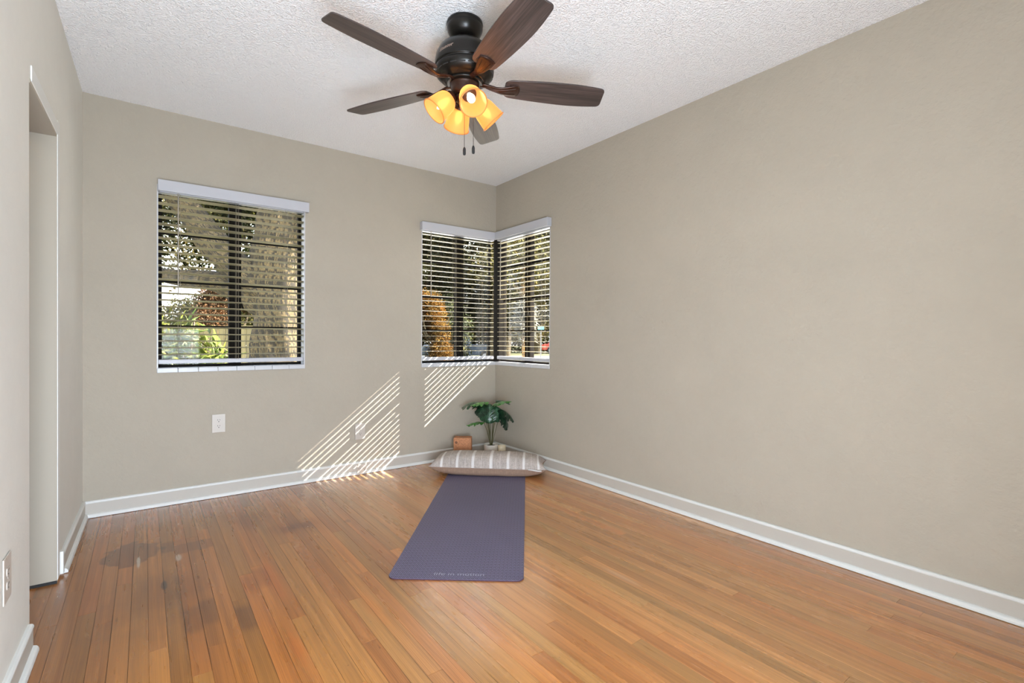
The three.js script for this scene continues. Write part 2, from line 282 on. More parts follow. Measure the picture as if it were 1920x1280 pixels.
// window in local axes: x along the width, y up, z towards the room; the wall face is z = 0
function steelWindow(name, label, w, mull, at, turn, sillY, corner) {
  const o = struct(name, label); o.position.set(...at); o.rotation.y = turn;
  const zf = -0.105, d = 0.034, mw = 0.037, bot = sillY + 0.012, top = HEAD, fl = corner === 'L' ? 0.006 : 0.028, fR = corner === 'R' ? 0.006 : 0.028;
  part('frame', merge([bx(0, fl, bot, top, zf - d / 2, zf + d / 2), bx(w - fR, w, bot, top, zf - d / 2, zf + d / 2), bx(fl, w - fR, bot, bot + 0.03, zf - d / 2, zf + d / 2), bx(fl, w - fR, top - 0.03, top, zf - d / 2, zf + d / 2)]), M.steel, o);
  for (const s of [-1, 1]) part('mullion', rbox(mw, top - bot - 0.06, 0.05, 0.004).translate(mull + s * (mw / 2 + 0.001), (top + bot) / 2, zf), M.steel, o);
  for (const [a, b] of [[fl, mull - mw - 0.001], [mull + mw + 0.001, w - fR]]) {
    for (let i = 1; i < 4; i++) { const th = i === 3 ? 0.024 : 0.018; part('muntin', bx(a, b, ROWS[i] - th / 2, ROWS[i] + th / 2, zf - 0.004, zf + 0.004), M.steel, o); }
    for (let i = 0; i < 4; i++) { const y0 = i ? ROWS[i] + 0.011 : bot + 0.03, y1 = i < 3 ? ROWS[i + 1] - 0.011 : top - 0.03; part('pane', new THREE.PlaneGeometry(b - a, y1 - y0).translate((a + b) / 2, (y0 + y1) / 2, zf), M.glass, o); }
  }
  part('handle', merge([rbox(0.014, 0.05, 0.02, 0.004).translate(mull + 0.02, 1.335, zf + 0.034), rbox(0.012, 0.09, 0.012, 0.004).rotateZ(0.35).translate(mull + 0.035, 1.30, zf + 0.047)]), M.steel, o);
  // white-painted reveals and tiled sill
  if (corner !== 'L') part('reveal', bx(0, 0.007, sillY, HEAD, -0.088, 0.0005), M.sill, o);
  if (corner !== 'R') part('reveal', bx(w - 0.007, w, sillY, HEAD, -0.088, 0.0005), M.sill, o);
  part('head_reveal', bx(0, w, HEAD - 0.006, HEAD, -0.088, -0.001), M.sill, o);
  part('sill_bed', bx(0, w, sillY, sillY + 0.012, -0.195, 0.002), M.grout, o);
  const nt = Math.max(3, Math.round(w / 0.112)), tw = w / nt;
  for (let i = 0; i < nt; i++) part('tile', rbox(tw - 0.0016, 0.030, 0.088, 0.003).translate((i + 0.5) * tw, sillY + 0.011, -0.036), M.sill, o);
  return o;
}
steelWindow('window_1', 'dark steel casement window with eight panes', W1.x1 - W1.x0, 0.444, [W1.x0, 0, 0], 0, SILL);
{
  const w2 = steelWindow('window_2', 'left half of the dark steel corner window', -WB.x0, 0.425, [WB.x0, 0, 0], 0, SILL - 0.02, 'R');
  part('corner_post', bx(0.766 + 0.062, 0.766 + 0.125, SILL - 0.008, HEAD, -0.125, -0.03), M.steel, w2);
  part('corner_filler', merge([bx(0.766, 0.766 + 0.05, SILL - 0.008, SILL + 0.02, -0.122, -0.088), bx(0.766 + 0.088, 0.766 + 0.122, SILL - 0.008, SILL + 0.02, -0.05, 0)]), M.steel, w2);
}
steelWindow('window_3', 'right half of the dark steel corner window', WR.z1, 0.381, [0, 0, 0], -Math.PI / 2, SILL - 0.02, 'L');
{
  const o = struct('door_unseen_1', 'unseen white glazed double door behind the camera, placed to light the room'), z = FRONT_Z + 0.1, w = FW.x1 - FW.x0;  // out of view, stands where the light behind the camera is placed
  part('frame', merge([bx(FW.x0, FW.x0 + 0.05, FW.y0, FW.y1, z - 0.03, z + 0.03), bx(FW.x1 - 0.05, FW.x1, FW.y0, FW.y1, z - 0.03, z + 0.03), bx(FW.x0, FW.x1, FW.y0, FW.y0 + 0.05, z - 0.03, z + 0.03), bx(FW.x0, FW.x1, FW.y1 - 0.05, FW.y1, z - 0.03, z + 0.03)]), M.trim, o);
  part('mullion', bx(-2.485, -2.435, FW.y0 + 0.05, FW.y1 - 0.05, z - 0.03, z + 0.03), M.trim, o);
  for (const [a, b] of [[FW.x0 + 0.05, -2.485], [-2.435, FW.x1 - 0.05]]) part('pane', new THREE.PlaneGeometry(b - a, FW.y1 - FW.y0 - 0.1).translate((a + b) / 2, 1.02, z), M.glass, o);
}

// ---------------------------------------------------------------- blinds
function slatGeo(len, w, tilt) { // crowned slat: cross-section in (z, y)
  const n = 4, up = [], dn = []; for (let i = 0; i <= n; i++) { const t = i / n - 0.5; up.push([t * w, 0.0016 + 0.0012 * (1 - 4 * t * t)]); dn.push([t * w, -0.0012 + 0.0012 * (1 - 4 * t * t)]); }
  const s = new THREE.Shape([...up, ...dn.reverse()].map((p) => new THREE.Vector2(p[0], p[1]))); const g = new THREE.ExtrudeGeometry(s, { depth: len, bevelEnabled: false });
  g.rotateZ(tilt); g.rotateY(-Math.PI / 2); g.translate(len / 2, 0, 0); return g;
}
// local: x along the width, z towards the room, wall face at z = 0
function blind(name, label, at, turn, o) {
  const b = thing(name, label, 'blind', at, 'white slatted window blinds'); b.rotation.y = turn;
  const zc = o.zc ?? -0.036, w = o.w, x0 = 0.008, x1 = w - 0.008, cx = (x0 + x1) / 2, pitch = 0.0438;
  part('headrail', bx(x0, x1, 1.985, 2.022, zc - 0.024, zc + 0.026), M.valance, b);
  part('valance', rbox(o.v1 - o.v0, 0.07, 0.012, 0.003).translate((o.v0 + o.v1) / 2, 2.016, o.vz ?? 0.045), M.valance, b);
  for (const [e, on] of [[o.v0 + 0.006, o.retL !== false], [o.v1 - 0.006, o.retR !== false]]) if (on) part('valance_return', rbox(0.012, 0.07, (o.vz ?? 0.045) - 0.007, 0.002).translate(e, 2.016, (o.vz ?? 0.045) / 2), M.valance, b);
  const g = slatGeo(x1 - x0, o.sw, o.tilt); let y = 1.962; const ys = [];
  while (y > o.bot + 0.035) { ys.push(y); const m = part('slat', g, o.mat ?? M.slat, b); m.position.set(cx, y, zc); y -= pitch; }
  part('bottom_rail', rbox(x1 - x0, 0.028, 0.05, 0.004).translate(cx, o.bot + 0.012, zc), M.valance, b);
  for (const f of o.cords) for (const s of [-1, 1]) part('ladder_cord', new THREE.CylinderGeometry(0.0009, 0.0009, 1.985 - o.bot - 0.02, 5).translate(lerp(x0, x1, f), (1.985 + o.bot + 0.02) / 2, zc + s * (o.sw / 2 + 0.0012)), M.cord, b);
  for (const f of o.cords) part('lift_cord', new THREE.CylinderGeometry(0.0009, 0.0009, 1.985 - o.bot - 0.02, 5).translate(lerp(x0, x1, f) + 0.012, (1.985 + o.bot + 0.02) / 2, zc + o.sw / 2 + 0.002), M.cord, b);
  const wd = part('wand', new THREE.CylinderGeometry(0.0042, 0.0042, o.wl, 6).translate(0, -o.wl / 2, 0), M.wand, b); wd.position.set(o.wx, 1.975, zc + 0.034); wd.rotation.x = -0.006;
  part('wand_hook', new THREE.TorusGeometry(0.006, 0.0015, 6, 12).translate(o.wx, 1.981, zc + 0.034), M.wand, b);
  return b;
}
const w1 = W1.x1 - W1.x0;
blind('window_blind', 'wide slatted blind on the separate left window', [W1.x0, 0, 0], 0, { w: w1, sw: 0.05, tilt: 0.12, mat: M.slatShaded, bot: 0.898, v0: 0.004, v1: w1 + 0.016, cords: [0.12, 0.5, 0.86], wx: 0.112, wl: 0.63 });
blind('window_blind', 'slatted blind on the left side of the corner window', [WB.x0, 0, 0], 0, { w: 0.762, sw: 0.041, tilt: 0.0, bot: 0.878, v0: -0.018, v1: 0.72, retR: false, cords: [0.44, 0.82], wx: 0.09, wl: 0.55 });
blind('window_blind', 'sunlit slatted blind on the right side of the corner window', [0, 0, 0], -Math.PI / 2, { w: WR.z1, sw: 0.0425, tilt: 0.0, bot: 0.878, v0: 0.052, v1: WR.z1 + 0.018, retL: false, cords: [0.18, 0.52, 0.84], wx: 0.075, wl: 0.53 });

// ---------------------------------------------------------------- wall outlets
// local: plate in x (width) and y (height), facing +z
function outlet(label, at, turn, w, h, o = {}) {
  const g = thing('wall_outlet', label, 'outlet', at, 'duplex wall outlets'); g.rotation.y = turn;
  const dp = o.deep ?? 0.0065; part('plate', rbox(w, h, dp, 0.0025).translate(0, 0, dp / 2), M.plate, g);
  const horiz = o.flat;
  for (const s of [-1, 1]) {
    const f = new THREE.Shape(); f.absarc(0, 0, 0.0165, -0.75, 0.75, false); f.absarc(0, 0, 0.0165, Math.PI - 0.75, Math.PI + 0.75, false);
    const face = part('receptacle', new THREE.ExtrudeGeometry(f, { depth: 0.0015, bevelEnabled: false, curveSegments: 8 }), M.plate, g);
    const c = horiz ? [s * 0.0195, 0] : [0, s * 0.0195]; face.position.set(c[0], c[1], dp);
    for (const [dx, dy, sw, sh] of [[-0.0062, 0.004, 0.0022, 0.0085], [0.0062, 0.004, 0.0022, 0.0072]]) part('slot', bx(dx - sw / 2, dx + sw / 2, dy - sh / 2, dy + sh / 2, 0.0012, 0.0018), M.dark, face);
    part('ground_hole', new THREE.CylinderGeometry(0.0028, 0.0028, 0.0006, 10).rotateX(Math.PI / 2).translate(0, -0.0075, 0.0015), M.dark, face);
  }
  part('screw', new THREE.CylinderGeometry(0.003, 0.003, 0.001, 10).rotateX(Math.PI / 2).translate(0, 0, dp + 0.0003), M.plate, g);
  return g;
}
outlet('cream outlet plate on the wall below the left window', [-2.254, 0.492, 0.0005], 0, 0.078, 0.122);
outlet('cream outlet plate on the wall crossed by the sun stripes', [-1.296, 0.336, 0.0005], 0, 0.078, 0.124, { deep: 0.016 });
outlet('small outlet plate set low in the baseboard under the sun stripes', [-1.288, 0.045, 0.0285], 0, 0.074, 0.072, { flat: true });
outlet('cream outlet plate on the near wall beside the doorway', [LX - LROT * 1.835 + 0.0008, 0.375, 1.835], Math.PI / 2 - LROT, 0.085, 0.13, { deep: 0.004 });

// ---------------------------------------------------------------- yoga mat, pillow, block
const mFar = V(-0.5295, 0, 0.6465), mNear = V(-1.554, 0, 1.94);
const mDir = mFar.clone().sub(mNear).setY(0).normalize(), mYaw = Math.atan2(-mDir.x, -mDir.z); // local -z points along mDir
const font = await new FontLoader().loadAsync('fonts/droid/droid_sans_regular.typeface.json');
const fontSerif = await new FontLoader().loadAsync('fonts/droid/droid_serif_bold.typeface.json');
{
  const mat = thing('yoga_mat', 'blue-violet ribbed yoga mat unrolled on the floor', 'mat', [mNear.x, 0, mNear.z]); mat.rotation.y = mYaw;
  const w = 0.604, l = 1.76, r = 0.035, s = new THREE.Shape();
  s.moveTo(-w / 2 + r, 0); s.lineTo(w / 2 - r, 0); s.absarc(w / 2 - r, r, r, -Math.PI / 2, 0, false); s.lineTo(w / 2, l - r); s.absarc(w / 2 - r, l - r, r, 0, Math.PI / 2, false); s.lineTo(-w / 2 + r, l); s.absarc(-w / 2 + r, l - r, r, Math.PI / 2, Math.PI, false); s.lineTo(-w / 2, r); s.absarc(-w / 2 + r, r, r, Math.PI, 1.5 * Math.PI, false);
  const top = new THREE.ExtrudeGeometry(s, { depth: 0.0008, bevelEnabled: true, bevelThickness: 0.0004, bevelSize: 0.0004, bevelSegments: 1, curveSegments: 8 }); top.rotateX(-Math.PI / 2); top.translate(0, 0.0053, 0); metre(top);
  const weave = dataTex(64, 64, (x, y) => { // offset dashes of lighter yarn on a dark ground
    const row = Math.floor(y / 16), xx = (x + (row % 2) * 16) % 32, yy = y % 16; const d = sstep(0, 5, Math.min(xx - 3, 22 - xx)) * sstep(0, 4, Math.min(yy - 1, 14 - yy)); const n = 0.85 + 0.3 * pnoise(x / 8, y / 8, 8);
    return [lerp(84, 146, d) * n, lerp(76, 144, d) * n, lerp(100, 176, d) * n]; }, true);
  const wb = dataTex(64, 64, (x, y) => { const row = Math.floor(y / 16), xx = (x + (row % 2) * 16) % 32, yy = y % 16; return 255 * sstep(0, 5, Math.min(xx - 3, 22 - xx)) * sstep(0, 4, Math.min(yy - 1, 14 - yy)); });
  part('top_layer', top, std({ map: rep(weave, 55, 36), bumpMap: rep(wb, 55, 36), bumpScale: 0.0010, roughness: 0.5 }), mat);
  const base = new THREE.ExtrudeGeometry(s, { depth: 0.0047, bevelEnabled: false, curveSegments: 8 }); base.rotateX(-Math.PI / 2); base.translate(0, 0.0002, 0);
  part('base_layer', base, std({ color: lin(0.05, 0.018, 0.03), roughness: 0.8 }), mat);
  const tx = new THREE.ShapeGeometry(font.generateShapes('life in motion', 0.0235), 3); tx.computeBoundingBox(); const bb = tx.boundingBox; tx.translate(-(bb.min.x + bb.max.x) / 2, 0, 0); tx.scale(1.18, 1, 1); tx.rotateX(-Math.PI / 2); tx.translate(0.012, 0.0071, -0.034);
  part('lettering', tx, std({ color: lin(0.40, 0.40, 0.50), roughness: 0.7 }), mat);
}
const camR = V(0.8028, 0, 0.5963), camF = V(0.5963, 0, -0.8028), camYaw = Math.atan2(-camR.z, camR.x); // turn that lays local x along the camera's right
{
  // long cushion: an upper striped panel and a plain lower panel joined along a seam
  const c = V(-0.4886 + 0.8028 * 0.036, 0, 0.5633 + 0.5963 * 0.036);
  const p = thing('lumbar_pillow', 'long grey-beige pillow with white stripes lying across the mat', 'pillow', [c.x, 0.0068, c.z]); p.rotation.y = camYaw - 0.06;
  const L = 0.455, Wd = 0.155, upH = 0.098, dnH = 0.066, NX = 72, NZ = 28;
  const panel = (up) => {
    const pos = [], uv = [], idx = [];
    for (let i = 0; i <= NX; i++) for (let j = 0; j <= NZ; j++) {
      const a = (i / NX) * 2 - 1, b = (j / NZ) * 2 - 1;
      const sx = Math.sign(a) * Math.pow(Math.abs(a), 0.92), sz = Math.sign(b) * Math.pow(Math.abs(b), 0.85);
      const pin = 1 - 0.085 * Math.pow(1 - Math.abs(b), 0.6) * Math.pow(Math.abs(a), 8), pz = 1 - 0.13 * Math.pow(1 - Math.pow(Math.abs(a), 3), 1) * Math.pow(Math.abs(b), 4);
      const x = sx * L * pin, z = sz * Wd * pz;
      const ex = Math.pow(1 - Math.pow(Math.abs(a), 3.6), 0.5), ez = Math.pow(1 - Math.pow(Math.abs(b), 2.6), 0.55), puff = ex * ez;
      const wr = (vnoise(a * 9 + 40, b * 3 + (up ? 0 : 50)) - 0.5) * 0.010 * ex * (up ? 0.6 : 1) + (vnoise(a * 26, b * 4 + 9) - 0.5) * 0.006 * Math.pow(Math.abs(b), 2);
      const seam = dnH + 0.012 * Math.pow(Math.abs(a), 4) * 0.6 - 0.012 * a * 0.4; // where the seam runs
      let y = up ? seam + (upH) * puff + wr * puff : seam - Math.min(seam - 0.0012, (dnH + 0.012) * Math.pow(puff, 0.85));
      if (!up) y = Math.max(0.0012, y + wr * 0.4 * puff);
      pos.push(x, y, z); uv.push((a * L + L) / 0.92, (b + 1) / 2);
    }
    for (let i = 0; i < NX; i++) for (let j = 0; j < NZ; j++) { const q = i * (NZ + 1) + j, r = q + NZ + 1; if (up) idx.push(q, q + 1, r, r, q + 1, r + 1); else idx.push(q, r, q + 1, r, r + 1, q + 1); }
    const g = new THREE.BufferGeometry(); g.setAttribute('position', new THREE.Float32BufferAttribute(pos, 3)); g.setAttribute('uv', new THREE.Float32BufferAttribute(uv, 2)); g.setIndex(idx); g.computeVertexNormals(); return g;
  };
  const stripes = [0.115, 0.253, 0.385, 0.517, 0.650, 0.783, 0.915].map((x) => x + 0.0), fine = [0.185, 0.322, 0.452, 0.585, 0.715, 0.85];
  const fab = dataTex(1536, 256, (x, y) => {
    const u = x / 1536, n = vnoise(x * 0.55, y * 0.09), m = vnoise(x * 0.1, y * 0.6), q = vnoise(x * 0.03, y * 0.05);
    let k = 0.93 + 0.13 * (n - 0.5) + 0.15 * (m - 0.5) + 0.08 * (q - 0.5), c = [190 * k, 178 * k, 169 * k];
    for (const s of stripes) { const d = Math.abs(u - s) / 0.0115; if (d < 1) { const band = d > 0.82 ? 0.5 : Math.abs(d - 0.45) < 0.09 ? 0.6 : 1; c = [lerp(c[0], 232, band * 0.85), lerp(c[1], 229, band * 0.85), lerp(c[2], 226, band * 0.85)]; } }
    for (const s of fine) if (Math.abs(u - s) < 0.0016) c = [lerp(c[0], 222, 0.55), lerp(c[1], 216, 0.55), lerp(c[2], 210, 0.55)];
    return c.map((v) => clamp(v, 0, 255)); }, true);
  const fb = dataTex(256, 256, (x, y) => 255 * (0.5 * pnoise(x / 2, y / 12, 128) + 0.5 * pnoise(x / 12, y / 2, 128)));
  part('striped_panel', panel(true), std({ map: fab, bumpMap: rep(fb, 5, 2), bumpScale: 0.0015, roughness: 0.95 }), p);
  const plain = dataTex(256, 256, (x, y) => { const k = 0.9 + 0.2 * (0.5 * pnoise(x / 2, y / 16, 128) + 0.5 * pnoise(x / 16, y / 2, 128) - 0.5); return [166 * k, 136 * k, 116 * k]; }, true);
  part('plain_panel', panel(false), std({ map: rep(plain, 4, 2), roughness: 0.95 }), p);
  const sp = []; for (let i = 0; i <= 40; i++) { const a = i / 20 - 1, b = 1; const pz = 1 - 0.13 * (1 - Math.pow(Math.abs(a), 3)); sp.push(V(Math.sign(a) * Math.pow(Math.abs(a), 0.92) * L, 0.066 + 0.0072 * Math.pow(Math.abs(a), 4) - 0.0048 * a, Wd * pz)); }
  part('seam', tube(sp, 0.0016, 80, 6), std({ color: lin(0.36, 0.29, 0.25), roughness: 0.9 }), p);
  const tag = part('fabric_tag', tube([V(0.315, 0.066, 0.142), V(0.345, 0.068, 0.163), V(0.385, 0.062, 0.166), V(0.412, 0.06, 0.155)], 0.006, 16, 6), std({ color: lin(0.62, 0.6, 0.58), roughness: 0.9 }), p); tag.scale.y = 1.0;
}
{
  const b = thing('cork_yoga_block', 'brown cork yoga block standing behind the pillow', 'block', [-0.455, 0, 0.172]); b.rotation.y = camYaw;
  const cork = dataTex(256, 256, (x, y) => { const u = x / 256, v = y / 256; const n = pnoise(u * 60, v * 60, 60), m = pnoise(u * 24 + 2, v * 24, 24), d = sstep(0.7, 0.9, pnoise(u * 44, v * 44 + 5, 44)); const k = 0.92 + 0.10 * (n - 0.5) + 0.10 * (m - 0.5) - 0.10 * d; return [206 * k, 142 * k, 100 * k]; }, true);
  part('body', metre(rbox(0.152, 0.222, 0.098, 0.010, 3).translate(0, 0.111, 0)), std({ map: rep(cork, 5, 5), roughness: 0.85 }), b);
  part('stamp', new THREE.CylinderGeometry(0.0115, 0.0115, 0.0006, 18).rotateX(Math.PI / 2).translate(-0.052, 0.183, 0.0492), std({ color: lin(0.20, 0.085, 0.045), roughness: 0.8 }), b);
}
// ---------------------------------------------------------------- potted plant and candle cup
{
  const pot = thing('potted_plant', 'potted plant with split green leaves in the room corner', 'plant', [-0.232, 0, 0.276]); pot.rotation.y = camYaw;
  const cer = std({ color: lin(0.72, 0.66, 0.57), roughness: 0.5 });
  part('pot', lathe([[0, 0], [0.055, 0], [0.058, 0.004], [0.0625, 0.14], [0.0625, 0.149], [0.0605, 0.151], [0.0575, 0.149], [0.0565, 0.13], [0, 0.13]], 40), cer, pot);
  part('soil', lathe([[0.0563, 0.132], [0.04, 0.138], [0.0, 0.141]], 24), std({ color: lin(0.03, 0.025, 0.015), roughness: 1 }), pot);
  const leafTex = (base, light, seed) => dataTex(128, 256, (x, y) => { // u across, v along the midrib
    const u = x / 127 - 0.5, v = y / 255, a = Math.abs(u); const vein = Math.abs(((v * 8 - a * 5.5) % 1 + 1) % 1 - 0.5); const vv = sstep(0.10, 0.0, vein) * 0.55 + sstep(0.02, 0.0, a) * 0.9; const n = 0.8 + 0.4 * vnoise(x * 0.07 + seed, y * 0.05), mid = sstep(0.45, 0.05, a) * 0.45;
    const t = clamp(vv + mid * vnoise(x * 0.05 + seed * 3, y * 0.04)); return [0, 1, 2].map((c) => clamp(lerp(base[c], light[c], t) * n, 0, 255)); }, true);
  const lm = [leafTex([28, 62, 38], [104, 140, 112], 1), leafTex([62, 132, 50], [150, 205, 110], 2), leafTex([22, 48, 30], [72, 104, 80], 3)].map((t) => phys({ map: t, roughness: 0.32, side: THREE.DoubleSide, transmission: 0.12, thickness: 0 }));
  const green = std({ color: lin(0.085, 0.075, 0.025), roughness: 0.6 });
  // one leaf: midrib along +z from the stem end, blade spread in x, with deep splits; droop and fold bend it
  function leafGeo(len, wid, droop, fold, nsplit, seed) {
    const NS = 40, NA = 6, pos = [], uv = [], idx = [];
    for (let i = 0; i <= NS; i++) {
      const t = i / NS, w0 = wid * Math.pow(Math.sin(Math.PI * Math.pow(clamp(t * 0.97 + 0.03), 0.72)), 0.75);
      const ph = (t * nsplit + hash2(seed, 3) * 0.5) % 1, cut = nsplit && t > 0.14 && t < 0.9 ? sstep(0.20, 0.04, Math.min(ph, 1 - ph)) : 0;
      for (let j = -NA; j <= NA; j++) {
        const s = j / NA, edge = Math.abs(s); const w = w0 * (1 - 0.52 * cut * (j > 0 ? 1 : 0.85)); const x = s * w;
        const zz = (t - 0.10 + 0.10 * edge * (1 - t)) * len - edge * w * 0.25 * (t < 0.25 ? 1 - t * 4 : 0) + edge * edge * w * 0.22;
        const ang = droop * Math.max(0, zz / len);
        const y = -zz * Math.sin(ang) * 0.9 - fold * edge * edge * w + 0.006 * Math.sin(t * 19 + seed) * edge, z = zz * Math.cos(ang * 0.8);
        pos.push(x, y, z); uv.push(s * 0.5 + 0.5, t);
      }
    }
    const C = 2 * NA + 1; for (let i = 0; i < NS; i++) for (let j = 0; j < C - 1; j++) { const q = i * C + j, r = q + C; idx.push(q, r, q + 1, r, r + 1, q + 1); }
    const g = new THREE.BufferGeometry(); g.setAttribute('position', new THREE.Float32BufferAttribute(pos, 3)); g.setAttribute('uv', new THREE.Float32BufferAttribute(uv, 2)); g.setIndex(idx); g.computeVertexNormals(); return g;
  }
  // stem tip (x right, y up, z towards camera), heading of the midrib (deg in x-z, 90 = towards camera, 0 = right), pitch up, size
  const leaves = [
    [-0.085, 0.415, 0.00, 170, 26, 0.17, 0.095, 0.9, 0.35, 4, 0], [-0.035, 0.430, 0.03, 155, 4, 0.15, 0.06, 0.3, 0.25, 4, 1],
    [0.020, 0.405, 0.03, 30, 36, 0.16, 0.085, 0.5, 0.25, 5, 1], [-0.012, 0.405, 0.055, 88, -48, 0.145, 0.078, 0.5, 0.45, 0, 0],
    [0.055, 0.375, 0.03, 8, -6, 0.17, 0.075, 0.7, 0.45, 4, 2], [0.085, 0.345, 0.045, 20, -42, 0.155, 0.068, 0.6, 0.35, 3, 2],
    [-0.060, 0.255, 0.03, 172, 6, 0.15, 0.060, 0.35, 0.2, 3, 1], [-0.05, 0.40, -0.04, 212, 8, 0.13, 0.07, 0.6, 0.3, 4, 2],
    [0.04, 0.43, -0.05, 320, 12, 0.13, 0.07, 0.6, 0.3, 4, 0], [0.045, 0.39, 0.06, 62, -52, 0.12, 0.062, 0.5, 0.4, 3, 0], [-0.055, 0.41, 0.05, 120, -22, 0.12, 0.06, 0.6, 0.3, 4, 2],
  ];
  leaves.forEach(([x, y0, z, az, pit, len, wid, dr, fo, ns, mi], i) => {
    const y = y0 + 0.09;
    const lf = part('leaf', leafGeo(len * 1.15, wid * 1.18, dr, fo, ns, i + 2), lm[mi], pot); lf.position.set(x, y, z);
    const a = az * Math.PI / 180; lf.rotation.order = 'YXZ'; lf.rotation.y = Math.atan2(Math.cos(a), Math.sin(a)); lf.rotation.x = -pit * Math.PI / 180;
    const bx0 = V(x * 0.08 + (R() - 0.5) * 0.012, 0.135, z * 0.08 + (R() - 0.5) * 0.012); part('stem', tube([bx0, V(x * 0.50, lerp(0.135, y, 0.52), z * 0.50), V(x, y, z)], 0.0026, 12, 6), green, pot);
  });
  const cup = thing('candle_cup', 'small cream ceramic cup beside the plant pot', 'cup', [-0.181, 0, 0.364]);
  part('cup_body', lathe([[0, 0], [0.031, 0], [0.034, 0.003], [0.0345, 0.146], [0.0335, 0.148], [0.0305, 0.147], [0.030, 0.12], [0, 0.12]], 32), std({ color: lin(0.78, 0.67, 0.47), roughness: 0.45 }), cup);
  part('wax', lathe([[0.0299, 0.121], [0.0, 0.123]], 20), std({ color: lin(0.8, 0.75, 0.62), roughness: 0.6 }), cup);
}

